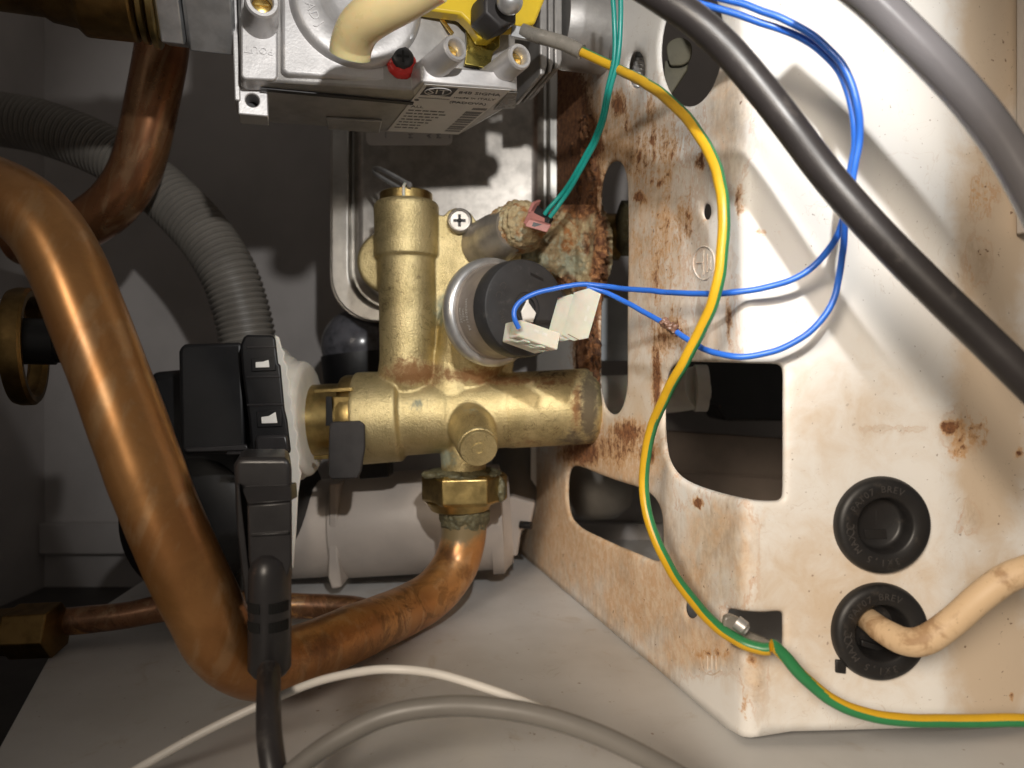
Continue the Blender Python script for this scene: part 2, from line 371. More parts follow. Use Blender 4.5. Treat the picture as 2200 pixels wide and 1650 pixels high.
M = dict(
    enamel=enamel(), brass=brass_cast(), crust=crusty(), rust=rusty(),
    brass_turned=plain('turned_brass', (0.50, 0.37, 0.15), 0.36, 1.0, 0.4, 200, 0.12, 1200),
    brass_dull=plain('tarnished_brass', (0.30, 0.19, 0.07), 0.42, 1.0, 0.5, 110, 0.15, 700),
    brass_new=plain('bright_brass', (0.85, 0.60, 0.20), 0.28, 1.0, 0.2, 300, 0.05),
    verdigris=plain('green_brass', (0.15, 0.135, 0.075), 0.6, 0.3, 0.5, 420, 0.5, 900, dirt=(0.32, 0.38, 0.32)),
    copper=copper('lacquered_copper', (0.52, 0.255, 0.088), (0.43, 0.19, 0.06), 0.22, 0.14, 0.66),
    copper_dark=copper('dull_copper', (0.36, 0.16, 0.068), (0.27, 0.11, 0.048), 0.17, 0.15),
    copper_old=copper('flaked_copper', (0.34, 0.16, 0.075), (0.17, 0.08, 0.04), 0.28, 0.9, 0.6),
    steel=brushed('brushed_steel', (0.66, 0.64, 0.60), 0.20),
    zinc=plain('zinc_plated', (0.64, 0.645, 0.65), 0.36, 0.8, 0.25, 160, 0.06, 700),
    tab=plain('olive_plastic', (0.12, 0.11, 0.075), 0.4, 0, 0.3, 100, 0.05),
    slot=plain('slot_shadow', (0.002, 0.002, 0.002), 0.8, 0, 0, 100, 0),
    drum=plain('dull_tin', (0.33, 0.285, 0.25), 0.45, 0.35, 0.2, 160, 0.06, 700),
    zinc_warm=plain('tin_plate', (0.60, 0.56, 0.51), 0.38, 0.8, 0.3, 160, 0.06, 700),
    alu=plain('cast_aluminium', (0.62, 0.605, 0.60), 0.50, 0.72, 0.18, 130, 0.22, 1300),
    alu_dark=plain('machined_aluminium', (0.44, 0.425, 0.41), 0.45, 0.6, 0.25, 130, 0.2, 800),
    black=plain('black_plastic', (0.007, 0.007, 0.008), 0.46, 0, 0.3, 100, 0.08, 900, dirt=(0.016, 0.015, 0.014)),
    black_soft=plain('black_rubber', (0.014, 0.013, 0.013), 0.46, 0, 0.3, 100, 0.10, 700, dirt=(0.05, 0.042, 0.036)),
    black_emb=plain('rubber_lettering', (0.050, 0.045, 0.042), 0.55, 0, 0.3, 100, 0.1),
    cap=plain('charcoal_plastic', (0.034, 0.034, 0.036), 0.45, 0, 0.3, 90, 0.10, 800, dirt=(0.075, 0.072, 0.07)),
    print_w=plain('white_print', (0.55, 0.53, 0.5), 0.6, 0, 0.1, 100, 0),
    cable_black=plain('black_pvc', (0.030, 0.026, 0.026), 0.40, 0, 0.25, 80, 0.08, 500, dirt=(0.085, 0.075, 0.068)),
    sheath=plain('plug_plastic', (0.030, 0.028, 0.029), 0.33, 0, 0.25, 90, 0.06, 900),
    blue=plain('blue_pvc', (0.030, 0.155, 0.66), 0.34, 0, 0.12, 90, 0.03),
    teal=plain('teal_pvc', (0.012, 0.27, 0.23), 0.34, 0, 0.12, 90, 0.03),
    yellow=plain('yellow_pvc', (0.66, 0.385, 0.018), 0.36, 0, 0.14, 120, 0.04, dirt=(0.55, 0.30, 0.03)),
    green=plain('green_pvc', (0.03, 0.22, 0.075), 0.36, 0, 0.15, 120, 0.04),
    white_pvc=plain('white_pvc', (0.78, 0.74, 0.68), 0.38, 0, 0.08, 90, 0.02),
    grey_pvc=plain('grey_pvc', (0.20, 0.185, 0.165), 0.42, 0, 0.12, 90, 0.03),
    tube=plain('clear_grey_tube', (0.15, 0.143, 0.15), 0.22, 0, 0.12, 60, 0.02, coat=0.4),
    beige=ribbed_dirt('aged_beige_pvc', (0.64, 0.46, 0.28), (0.33, 0.19, 0.09), 0.55),
    nylon=plain('nylon', (0.70, 0.67, 0.57), 0.38, 0, 0.12, 120, 0.04, sss=0.35, ssss=0.002),
    white_plastic=plain('white_plastic', (0.80, 0.76, 0.68), 0.42, 0, 0.12, 100, 0.06, 500, sss=0.15, ssss=0.002),
    clip_white=plain('clip_plastic', (0.85, 0.83, 0.78), 0.4, 0, 0.05, 100, 0.02),
    off_white=plain('off_white_plastic', (0.52, 0.455, 0.40), 0.45, 0, 0.12, 60, 0.05),
    hose=plain('grey_conduit', (0.20, 0.183, 0.16), 0.45, 0, 0.2, 60, 0.08),
    silicone=plain('silicone', (0.72, 0.59, 0.31), 0.30, 0, 0.1, 60, 0.03, sss=0.5, ssss=0.004),
    yellow_plastic=plain('yellow_plastic', (0.72, 0.50, 0.03), 0.35, 0, 0.12, 90, 0.05),
    olive=plain('yellow_chromate', (0.36, 0.29, 0.075), 0.28, 1.0, 0.35, 150, 0.08),
    gunmetal=plain('dark_nut', (0.036, 0.033, 0.033), 0.5, 0.1, 0.3, 160, 0.08),
    red=plain('red_sealing_paint', (0.60, 0.03, 0.025), 0.35, 0, 0.2, 120, 0.08),
    pink=plain('faded_red_plastic', (0.40, 0.165, 0.145), 0.5, 0, 0.25, 200, 0.12, 700, dirt=(0.26, 0.17, 0.13)),
    sticker=plain('silver_sticker', (0.76, 0.745, 0.73), 0.42, 0.0, 0.10, 60, 0.02),
    ink=plain('printed_ink', (0.07, 0.07, 0.085), 0.6, 0, 0.2, 100, 0),
    ink_grey=plain('grey_ink', (0.26, 0.255, 0.265), 0.55, 0, 0.2, 100, 0),
    paper=plain('white_label', (0.62, 0.585, 0.55), 0.5, 0, 0.06, 60, 0.02),
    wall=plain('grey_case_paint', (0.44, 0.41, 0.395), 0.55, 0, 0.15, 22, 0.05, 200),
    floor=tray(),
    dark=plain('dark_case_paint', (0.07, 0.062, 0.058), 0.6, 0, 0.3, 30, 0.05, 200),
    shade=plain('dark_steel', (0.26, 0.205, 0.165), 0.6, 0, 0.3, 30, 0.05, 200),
    pale_blue=plain('pale_blue_sheet', (0.42, 0.45, 0.47), 0.5, 0, 0.2, 60, 0.05),
    residue=plain('glue_residue', (0.24, 0.13, 0.09), 0.3, 0, 0.5, 500, 0.5, 900),
    smoke=plain('smoky_plastic', (0.11, 0.11, 0.125), 0.22, 0, 0.6, 130, 0.05),
    sleeve=plain('clear_sleeve', (0.235, 0.215, 0.185), 0.28, 0, 0.3, 200, 0.1, 500, coat=0.3),
)

# ------------------------------------------------------------------ the setting
FZ = -84.8
def struct(name, mb, m, **k):
    o = mk(name, mb, m, **k); o['kind'] = 'structure'; return o
BW = 392
struct('back_wall', MB().box(V((-330, BW, -120)), V((760, 0, 0)), V((0, 0, 420)), V((0, 4, 0))), M['wall'])
struct('back_ledge', MB().box(V((-258, BW - 5, -93)), V((420, 0, 0)), V((0, 0, 17)), V((0, 4.9, 0))), M['wall'], bevel=0.8)
struct('left_wall', MB().box(V((-262, 60, -120)), V((0, BW - 60, 0)), V((0, 0, 420)), V((4, 0, 0))), M['wall'])
a, b = P(-40, 1674, 152), P(132, 1362, 241.5)
e = (b - a).normalized(); a2 = a - e * 80; b2 = b + V((-14, 150, 0))
struct('floor', MB().prism([V((a2.x, a2.y, FZ)), V((420, a2.y, FZ)), V((420, BW, FZ)), V((b2.x, BW, FZ)), V((b.x, b.y, FZ))], (0, 0, -1.2)), M['floor'], bevel=0.4)
struct('base_tray', MB().box(V((-330, 20, -112)), V((760, 0, 0)), V((0, BW - 20, 0)), V((0, 0, -3))), M['dark'])

struct('right_shade_wall', MB().box(V((230, 178, 0)), V((4, 0, 0)), V((0, BW - 178, 0)), V((0, 0, 300))), M['shade'])  # unseen case wall, upper part only, added to darken the higher cut-outs

# ------------------------------------------------------------------ pressed side panel with cut-outs
KA = 345.0
def dA(px): return KA / (1 + 0.00227 * (px - 1130))
def plan(px, d): return V(((px - CX) * d / F, d))
corners = [plan(1082, dA(1082)), plan(1600, dA(1600)), plan(2025, 168.5), plan(2345, 178)]
prof = [corners[0]]
for i, rad in ((1, 3.4), (2, 1.8)):
    p, q, r_ = corners[i-1], corners[i], corners[i+1]
    u, v_ = (p - q).normalized(), (r_ - q).normalized(); ang = u.angle(v_); tl = rad / math.tan(ang / 2)
    c0, c1 = q + u * tl, q + v_ * tl
    for j in range(13):
        t = j / 12; prof.append((1-t)**2 * c0 + 2*t*(1-t)*q + t*t*c1)
prof.append(corners[3])
cum = [0.0]
for p, q in zip(prof, prof[1:]): cum.append(cum[-1] + (q - p).length)
def s2xy(s_):
    for i in range(len(prof) - 1):
        if s_ <= cum[i+1] or i == len(prof) - 2:
            t = (s_ - cum[i]) / (cum[i+1] - cum[i]); d = (prof[i+1] - prof[i]).normalized()
            return prof[i] + (prof[i+1] - prof[i]) * t, V((d.y, -d.x))     # point, normal to the viewer's side
def s2n(s_):
    a_, b_ = s2xy(s_ - 0.6)[1], s2xy(s_ + 0.6)[1]; return (a_ + b_).normalized()
def px2s(px, py):
    k = (px - CX) / F
    for i in range(len(prof) - 1, -1, -1):
        if i == len(prof) - 1: continue
        p, q = prof[i], prof[i+1]; d = q - p
        den = d.x - k * d.y
        if abs(den) < 1e-12: continue
        t = (k * p.y - p.x) / den
        if -1e-6 <= t <= 1 + 1e-6 or (i == len(prof) - 2 and t > 1) or (i == 0 and t < 0):
            y = p.y + t * d.y
            return (cum[i] + t * (cum[i+1] - cum[i]), -(py - CY) / F * y)
def pan(s_, z, off=0.0):
    p, n = s2xy(s_)[0], s2n(s_); return V((p.x + n.x*off, p.y + n.y*off, z))
def resample(poly, step):
    out = []; n = len(poly)
    for i in range(n):
        p, q = poly[i], poly[(i+1) % n]; L = math.hypot(q[0]-p[0], q[1]-p[1]); k = max(1, int(round(L / step)))
        out += [(p[0] + (q[0]-p[0])*j/k, p[1] + (q[1]-p[1])*j/k) for j in range(k)]
    return out
def ell(cx, cy, rx, ry, n=30, tilt=0):
    return [(cx + rx*math.cos(2*math.pi*i/n) + tilt*ry*math.sin(2*math.pi*i/n), cy + ry*math.sin(2*math.pi*i/n)) for i in range(n)]
holes_px = [
    catmull([(1287, 430), (1293, 380), (1305, 354), (1320, 346), (1334, 356), (1343, 385), (1346, 430), (1346, 620), (1346, 800), (1341, 850), (1330, 880), (1315, 890), (1300, 880), (1290, 855), (1285, 810), (1286, 620)], 4, True),
    catmull([(1428, 808), (1440, 788), (1462, 778), (1520, 778), (1600, 780), (1660, 781), (1678, 785), (1685, 800), (1685, 860), (1685, 1000), (1684, 1058), (1679, 1073), (1664, 1077), (1620, 1075), (1560, 1064), (1500, 1046), (1458, 1024), (1434, 990), (1425, 950), (1422, 900), (1423, 850)], 3, True),
    catmull([(1216, 1068), (1217, 1030), (1224, 1006), (1240, 1002), (1280, 1018), (1318, 1032), (1373, 1050), (1400, 1068), (1414, 1090), (1420, 1120), (1420, 1177), (1416, 1198), (1402, 1205), (1373, 1193), (1318, 1170), (1275, 1150), (1245, 1134), (1226, 1114), (1219, 1092)], 3, True),
    ell(1517, 455, 9, 17, 18), ell(1485, 1306, 14, 22, 18),
    catmull([(1564, 1309), (1596, 1315), (1636, 1318), (1672, 1316), (1682, 1320), (1684, 1332), (1684, 1382), (1679, 1396), (1660, 1403), (1630, 1403), (1580, 1393), (1562, 1384), (1554, 1364), (1553, 1340), (1556, 1316)], 3, True),
    ell(1482, 97, 67, 131, 40, -0.06), ell(1366, 150, 18, 40, 20),
    ell(1891, 1126, 74, 77, 30), ell(1886, 1354, 74, 77, 30),
]
outer_px = [(1152, -260), (1152, 955), (1150, 1035), (1136, 1075), (1112, 1120), (1094, 1160), (1090, 1193), (1560, 1566), (1575, 1572), (1700, 1571), (2025, 1562), (2330, 1555), (2330, -260)]
holes = [resample([px2s(*p) for p in h], 1.1) for h in holes_px]
o2 = [px2s(*p) for p in outer_px]
o2[6] = (o2[6][0], FZ + 0.3); o2[7] = (o2[7][0], FZ + 0.3)
outer = resample(o2, 2.0)
def inside(p, poly):
    x, y = p; c = False; j = len(poly) - 1
    for i in range(len(poly)):
        xi, yi = poly[i]; xj, yj = poly[j]
        if (yi > y) != (yj > y) and x < (xj - xi) * (y - yi) / (yj - yi) + xi: c = not c
        j = i
    return c
def bb(poly, g=0): return (min(p[0] for p in poly)-g, max(p[0] for p in poly)+g, min(p[1] for p in poly)-g, max(p[1] for p in poly)+g)
def offset(poly, d):
    n = len(poly); ar = sum(poly[i][0]*poly[(i+1) % n][1] - poly[(i+1) % n][0]*poly[i][1] for i in range(n)); sg = 1 if ar > 0 else -1
    out = []
    for i in range(n):
        a_, b_ = poly[i-1], poly[(i+1) % n]; dx, dy = b_[0]-a_[0], b_[1]-a_[1]; L = math.hypot(dx, dy) or 1
        out.append((poly[i][0] + sg*dy/L*d, poly[i][1] - sg*dx/L*d))
    return out
verts, edges, push = [], [], []
def ring(poly, pv, con=True):
    o = len(verts)
    for p in poly: verts.append(V(p)); push.append(pv)
    if con: edges.extend((o+i, o+(i+1) % len(poly)) for i in range(len(poly)))
ring(outer, 0.0)
LIP = ((0.0, -1.1), (0.45, -0.45), (1.0, -0.12), (1.8, 0.0))
for i, h in enumerate(holes):
    small = i in (3, 4, 7)
    for d, pv in (LIP if not small else ((0.0, -0.5), (0.5, 0.0))):
        ring(offset(h, d) if d else h, pv, True)
inner = offset(outer, -1.0); hb = [bb(h, 2.4) for h in holes]; hoff = [offset(h, 2.3) for h in holes]
x0, x1, z0_, z1_ = bb(outer); st = 2.1
ny = int((z1_ - z0_) / st); nx = int((x1 - x0) / st)
for i in range(nx):
    for j in range(ny):
        p = (x0 + (i + 0.5) * st + random.uniform(-.3, .3), z0_ + (j + 0.5) * st + random.uniform(-.3, .3))
        if not inside(p, inner): continue
        if any(b_[0] < p[0] < b_[1] and b_[2] < p[1] < b_[3] and inside(p, hoff[k]) for k, b_ in enumerate(hb)): continue
        verts.append(V(p)); push.append(0.0)
rv, re_, rf, ov, oe, of_ = delaunay_2d_cdt(verts, edges, [], 0, 1e-5)
pmb = MB()
for k, p in enumerate(rv):
    pv = push[ov[k][0]] if ov[k] else 0.0
    dent = 0.35 * noise.noise(V((p.x * 0.035, p.y * 0.035, 0)))
    pmb.v.append(pan(p.x, p.y, pv + dent))
hb0 = [bb(h) for h in holes]
for t in rf:
    c = (sum(rv[i].x for i in t) / 3, sum(rv[i].y for i in t) / 3)
    if not inside(c, outer): continue
    if any(b_[0] < c[0] < b_[1] and b_[2] < c[1] < b_[3] and inside(c, holes[k]) for k, b_ in enumerate(hb0)): continue
    pmb.f.append(list(t)); pmb.m.append(0)
# orient to the viewer's side
f0 = pmb.f[0]; nn = (pmb.v[f0[1]] - pmb.v[f0[0]]).cross(pmb.v[f0[2]] - pmb.v[f0[0]])
if nn.y > 0 or nn.x > 0: pmb.f = [f[::-1] for f in pmb.f]
wear_tint = [
    (1200, 260, 75, 170, 0, 0.95), (1235, 400, 60, 90, 0, 1.0), (1265, 560, 40, 160, 0, 1.0), (1262, 740, 30, 110, 0, 0.95), (1250, 900, 38, 70, 0, 0.85), (1180, 200, 45, 190, 0, 0.85),
    (1275, 300, 36, 70, 0, 0.66), (1375, 425, 16, 10, 0, 0.80), (1412, 392, 20, 8, 0, 0.66), (1330, 225, 30, 40, 0, 0.56), (1395, 240, 12, 60, 0, 0.46), (1345, 265, 10, 40, 0, 0.5), (1505, 350, 10, 16, 0, 0.9), (1440, 330, 8, 8, 0, 0.7), (1400, 300, 7, 10, 0, 0.7), (1425, 285, 6, 7, 0, 0.7), (1372, 335, 6, 8, 0, 0.7), (1460, 380, 6, 8, 0, 0.66),
    (1350, 930, 46, 34, 0, 0.62), (1410, 830, 12, 120, 0, 0.60), (1500, 1079, 10, 9, 0, 1.0), (1390, 970, 34, 34, 0, 0.52), (1250, 970, 60, 40, 0, 0.62), (1480, 470, 14, 70, 0, 0.42), (1565, 690, 10, 70, 0, 0.46), (1412, 600, 12, 120, 0, 0.40), (1450, 700, 30, 50, 0, 0.40),
    (1390, 320, 150, 130, 0, 0.34), (1420, 520, 110, 170, 0, 0.30), (1310, 960, 130, 60, 0, 0.42), (2110, 420, 50, 50, 0, 0.30), (2080, 930, 60, 50, 0, 0.36), (1440, 720, 60, 60, 0, 0.42),
    (1590, 430, 14, 50, 0, 0.44), (1632, 492, 10, 12, 0, 0.6), (1700, 495, 90, 5, 0, 0.40), (1780, 470, 160, 4, 1, 0.5), (1628, 310, 6, 8, 0, 1.2), (1600, 1520, 14, 40, 0, 0.44),
    (1612, 1430, 14, 40, 0, 0.5), (1525, 1405, 60, 14, 0, 0.44), (1615, 1340, 60, 6, 1, 0.6), (1610, 1500, 25, 40, 1, 0.45),
    (2040, 922, 16, 16, 0, 0.85), (2078, 912, 16, 8, 0, 0.62), (2190, 975, 12, 10, 0, 0.6), (2060, 965, 30, 30, 0, 0.42), (1925, 925, 130, 12, 1, 0.42), (2170, 1500, 8, 10, 0, 0.9),
    (1400, 480, 150, 350, 1, 0.48), (1300, 300, 130, 160, 1, 0.66), (1500, 760, 130, 140, 1, 0.46), (1560, 640, 40, 160, 1, 0.40), (1320, 1000, 150, 80, 1, 0.80), (1280, 1150, 190, 150, 1, 0.95), (1400, 1270, 160, 120, 1, 0.92), (1180, 1130, 120, 140, 1, 0.95), (1500, 1390, 120, 60, 1, 0.82), (1620, 1430, 36, 110, 1, 0.62), (1540, 1150, 100, 110, 1, 0.62), (1600, 1200, 40, 160, 1, 0.50), (1380, 1440, 90, 60, 1, 0.6), (1560, 260, 70, 190, 1, 0.55),
    (2135, 60, 90, 260, 2, 0.95), (2130, 500, 90, 260, 2, 1.0), (2130, 900, 95, 300, 2, 1.0), (2130, 1400, 110, 260, 2, 0.9), (2100, 560, 45, 80, 1, 0.42), (2140, 300, 60, 60, 1, 0.42), (2075, 1120, 40, 60, 1, 0.4), (2110, 420, 50, 80, 1, 0.45), (2060, 930, 40, 60, 1, 0.6), (1800, 900, 300, 200, 2, 0.42), (1800, 1300, 320, 260, 2, 0.58), (1350, 900, 160, 250, 2, 0.6), (1400, 500, 140, 300, 2, 0.5), (1250, 1100, 160, 140, 2, 0.7), (1700, 1450, 200, 120, 2, 0.5),  # broad marks left of the strip tint in the warm tan outside the torch beam
]
panel = thing('mounting_panel', 'rust stained cream sheet metal panel with cut-out holes, standing on the floor', 'metal panel', P(1600, 1568, 175))
off = rootloc(panel); me = make_mesh(pmb, off); stain_attr(me, off, wear_tint)
sheet = finish('sheet', me, M['enamel'], panel, smooth=60)
sd = sheet.modifiers.new('thick', 'SOLIDIFY'); sd.thickness = 0.9 * MM; sd.offset = -1
# raised earth mark and pressed lines
def pan_px(px, py, offv=0.0): return pan(*px2s(px, py), off=offv)
em = MB()
em.tube([pan_px(x, y, 0.1) for x, y in ell(1513, 565, 23, 36, 28)] + [pan_px(1536, 565, 0.1)], 0.22, 8, 1, path=True)
for pts in ([(1512, 538), (1512, 592)], [(1520, 545), (1520, 586)], [(1527, 550), (1527, 580)], [(1496, 565), (1509, 565)]):
    em.tube([pan_px(x, y, 0.1) for x, y in pts], 0.24, 8, 1, path=True)
mk('earth_symbol', em, M['enamel'], panel, stain=[(1513, 565, 60, 60, 1, 0.35)])
em = MB()
for x in (1521, 1530, 1539): em.tube([pan_px(x, y, 0.05) for y in (1408, 1438)], 0.24, 8, 1, path=True)
em.tube([pan_px(*p, 0.03) for p in catmull([(1506, 1412), (1512, 1440), (1530, 1450), (1550, 1440)], 5)], 0.2, 8, 1, path=True)
mk('pressed_mark', em, M['enamel'], panel, stain=[(1530, 1430, 60, 60, 1, 0.55)])
# turned far edge of the sheet
for ya, yb in ((-150, 450), (955, 1060)):
    A_, B_ = P(1152, ya, dA(1152)), P(1152, yb, dA(1152))
    mk('turned_edge', MB().box(A_, V((-2.6, -0.6, 0)), B_ - A_, V((0.3, 1.0, 0))), M['enamel'], panel, bevel=0.3, stain=[(1152, 400, 60, 200, 1, 0.4)])
# flake ridge of rust along the slot
rb = MB()
ridge = [(1262, 250), (1268, 330), (1276, 410), (1272, 480), (1268, 550), (1270, 620), (1274, 690), (1277, 760), (1279, 830), (1283, 880)]
for off_s, rr in ((0, 1.5), (-8, 1.3), (7, 1.2)):
    pts = catmull([(x + off_s + random.uniform(-3, 3), y) for x, y in ridge], 6)
    rb.tube([pan_px(x, y, 0.3) for x, y in pts], rr, 10, 1, path=True)
rb = fuse(rb, 0.35, 2, 1.0, 0.40)
mk('rust_ridge', rb, M['rust'], panel, smooth=80)
for k, grp in enumerate((((1205, 250, 3.0), (1225, 330, 3.6), (1240, 410, 4.6), (1255, 470, 4.0), (1222, 400, 3.6), (1190, 300, 2.4), (1212, 290, 3)), ((1245, 860, 3), (1240, 770, 4), (1262, 790, 3), (1243, 815, 3.5)))):
    rb = MB()
    for (x, y, r_) in grp: rb.ball(pan_px(x, y, -2.0), r_, 14, sc=(0.55, 1.3, 2.2))
    mk('rust_scab', fuse(rb, 0.45, 4, 1.1, 0.35), M['rust'], panel, smooth=80)

# overlapping outer case strip, top right
cs = MB()
A_ = pan_px(2172, 505, 4.2); B_ = pan_px(2328, 505, 4.2)
cs.box(A_, B_ - A_, V((0, 0, 90)), V((0, 1.0, 0))); cs.box(A_ , V((1.2, 0, 0)), V((0, 0, 90)), V((0, 3.6, 0)))
tag(mk('case_strip', cs, M['paper'], bevel=0.35), 'plain white case strip with a dark gap along its left edge, top right corner', 'case strip')

# ------------------------------------------------------------------ behind the panel
pb = thing('brass_coupling', 'dull brass coupling showing through the upper half of the rusty slot', 'pipe fitting', P(1345, 510, 250))
mk('body', MB().lathe(P(1262, 508, 292), (1, 0.1, 0), [(0, 6), (0.2, 9.5), (13, 9.5), (13.2, 7.5), (24, 7.5), (24.2, 5)], 24), M['brass_dull'], pb)
mk('hex_nut', MB().lathe(P(1330, 490, 280), (1, 0.1, 0), [(0, 9), (1, 11), (8, 11), (9, 9)], 6), M['verdigris'], pb)
tag(mk('pale_sheet', MB().pp([(1230, 640), (1420, 640), (1420, 775), (1230, 775)], 315, 2).pp([(1230, 730), (1420, 745), (1420, 752), (1230, 737)], 314.5, 0.4), M['pale_blue'], bevel=0.3), 'pale blue grey sheet visible through the lower half of the rusty slot', 'sheet')
tag(mk('grey_pipe', MB().tube([(1240, 848, 330), (1400, 846, 300), (1500, 832, 282)], 8.6, 24, 6).lathe(P(1490, 834, 284), (1, -.1, 0), [(0, 8.6), (0.3, 9.4), (5, 9.4), (5.4, 7)], 24), M['white_plastic']), 'grey pipe end behind the large square cut-out', 'pipe')
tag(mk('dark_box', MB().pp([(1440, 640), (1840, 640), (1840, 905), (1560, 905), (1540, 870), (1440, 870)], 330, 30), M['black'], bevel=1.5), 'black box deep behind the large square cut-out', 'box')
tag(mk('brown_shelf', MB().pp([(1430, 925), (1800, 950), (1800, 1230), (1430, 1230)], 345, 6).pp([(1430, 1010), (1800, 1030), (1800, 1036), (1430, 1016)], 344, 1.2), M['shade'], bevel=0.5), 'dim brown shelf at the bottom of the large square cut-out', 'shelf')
tag(mk('grey_canister', MB().lathe(P(1265, 940, 340), (0, 0, -1), [(0, 22), (24, 22), (32, 20), (37, 14), (38, 8)], 32), M['hose']), 'dim grey rounded canister behind the slanted lower cut-out', 'canister')
tag(mk('pale_tab', MB().prism([P(*p, 222) for p in catmull([(1432, 100), (1445, 84), (1465, 80), (1482, 90), (1486, 104), (1482, 126), (1468, 138), (1450, 140), (1438, 136)], 3, True)], (0.5, 1.2, 0)).prism([P(*p, 224) for p in [(1428, 130), (1480, 124), (1476, 150), (1440, 205), (1424, 196)]], (0.5, 1.2, 0)), M['tab'], bevel=0.3), 'dull olive tab inside the round hole below the black cable', 'tab')

# ------------------------------------------------------------------ plate heat exchanger
hx = thing('plate_heat_exchanger', 'brushed stainless plate heat exchanger behind the brass block', 'heat exchanger', P(900, 690, 320))
def rrect(x0, y0, x1, y1, r, n=8):
    out = []
    for cx, cy, a0 in ((x1-r, y1-r, 0), (x0+r, y1-r, 90), (x0+r, y0+r, 180), (x1-r, y0+r, 270)):
        out += [(cx + r*math.cos(R(a0 + 90*i/n)), cy + r*math.sin(R(a0 + 90*i/n))) for i in range(n + 1)]
    return out
o_out = [P(x, y, 322) for x, y in rrect(712, 0, 1200, 692, 95, 10)]
o_mid = [P(x, y, 300) for x, y in rrect(712, -10, 1210, 690, 100, 10)]
o_in = [P(x, y, 300) for x, y in rrect(748, 0, 1180, 668, 88, 10)]
o_in2 = [P(x, y, 304) for x, y in rrect(758, 0, 1172, 660, 84, 10)]
o_up = [P(x, y, 298) for x, y in rrect(772, 0, 1150, 645, 76, 10)]
def loft(mb, loops, cap0=True, cap1=True, mi=0):
    n = len(loops[0]); vs = [p for l in loops for p in l]; fs = []
    for i in range(len(loops) - 1):
        fs += [[i*n+k, i*n+(k+1) % n, (i+1)*n+(k+1) % n, (i+1)*n+k] for k in range(n)]
    if cap0: fs.append(list(range(n))[::-1])
    if cap1: fs.append([(len(loops)-1)*n+k for k in range(n)])
    mb.add(vs, fs, mi); return mb
mk('plate_stack', loft(MB(), [o_out, o_mid, o_in, o_in2]), M['steel'], hx, bevel=0.5)
mk('front_plate', loft(MB(), [o_in2, o_up]), M['zinc_warm'], hx, bevel=1.6, seg=3)
for k in range(4):
    q = 1 - 0.004 * k
    d = 303.5 + 4.5 * k
    mk('plate_edge', loft(MB(), [[P(x, y, d) for x, y in rrect(709, 0, 1204, 692, 97, 10)], [P(x, y, d + 1.2) for x, y in rrect(709, 0, 1204, 692, 97, 10)]]), M['steel'], hx, bevel=0.3)
lt = thing('paper_label', 'white paper label peeking out below the gas valve', 'label', P(880, 312, 285))
mk('paper', MB().prism([P(x, y, 283) for x, y in rrect(787, 240, 972, 312, 12, 5)], (0, 0.3, 0)), M['paper'], lt)
tb = MB()
for x, t_ in ((883, 'M'), (922, 'A'), (943, 'M')):
    tb.text(t_, 2.6, P(x, 292, 282.7), V((0, 0, 1)), V((-1, 0, 0)), V((0, -1, 0)), 0.03)
for x in (828, 965): tb.box(P(x, 284, 282.8), V((0.25, 0, 0)), V((0, 0, -2.4)), V((0, 0.1, 0)))
mk('lettering', tb, M['ink_grey'], lt)

# ------------------------------------------------------------------ gas valve
yaw = R(18)
T = V((math.cos(yaw), math.sin(yaw), 0.03)).normalized(); Nn = V((-math.sin(yaw), math.cos(yaw), 0)); Zz = T.cross(Nn).normalized() * 1
if Zz.z < 0: Zz = -Zz
O = P(510, 172, 198)
def fr(px, py, b=0.0): return on(px, py, O + Nn*b, Nn)
def bt(px, py, c=0.0): return on(px, py, O + Zz*c, Zz)
gv = thing('gas_valve', 'cast aluminium gas control valve across the top left with a silver sticker', 'gas valve', O)
mk('body', MB().prism([bt(*p) for p in [(517, 176), (600, 176), (885, 194), (1100, 225), (1092, 230), (985, 291), (820, 282), (705, 273), (517, 259)]], Zz * 75), M['alu_dark'], gv, bevel=0.7)
mk('label_ledge', MB().prism([bt(*p, -0.05) for p in [(885, 194), (905, 176), (1090, 191), (1112, 196), (1090, 226), (985, 289), (900, 284)]], Zz * 5), M['alu'], gv, bevel=0.5)
mk('rib', MB().prism([bt(*p, -0.1) for p in [(700, 250), (820, 256), (815, 281), (704, 272)]], Zz * -0.9), M['alu_dark'], gv, bevel=0.3)
mk('seam', MB().box(fr(560, 188, 3) - Zz*0.3, T*44, Zz * 0.3, Nn * 2), M['gunmetal'], gv)
pad = MB().prism([fr(x, y, -2) for x, y in [(517, -80), (597, -80), (597, 166), (590, 172), (524, 170), (517, 162)]], Nn * 8)
mk('outlet_pad', pad, M['alu'], gv, bevel=0.9, seg=3)
cov = MB().prism([fr(x, y, -4) for x, y in [(604, -80), (604, 148), (608, 156), (618, 160), (700, 166), (800, 175), (860, 183), (885, 184), (899, 176), (906, 160), (912, 110), (926, 98), (926, -80)]], Nn * 8)
mk('cover', cov, M['alu'], gv, bevel=1.1, seg=3)
c0 = fr(766, 7, -4)
mk('dial', MB().lathe(c0, -Nn, [(-1, 19.0), (1.0, 18.6), (2.2, 17.6), (2.6, 16.5), (2.6, 10.6), (2.2, 10.0), (1.0, 9.2), (0.4, 5), (0.4, 0.1)], 64), M['alu'], gv, smooth=50)
tt = MB()
for ch, ang in zip('ADJ', (197, 208, 219)):
    aa = R(ang - 360); rr = 13.6
    dr = (T * math.cos(aa) + Zz * math.sin(aa))
    tg = (T * -math.sin(aa) + Zz * math.cos(aa))
    tt.text(ch, 3.4, c0 - Nn*2.6 + dr*rr, tg, -dr, -Nn, 0.4)
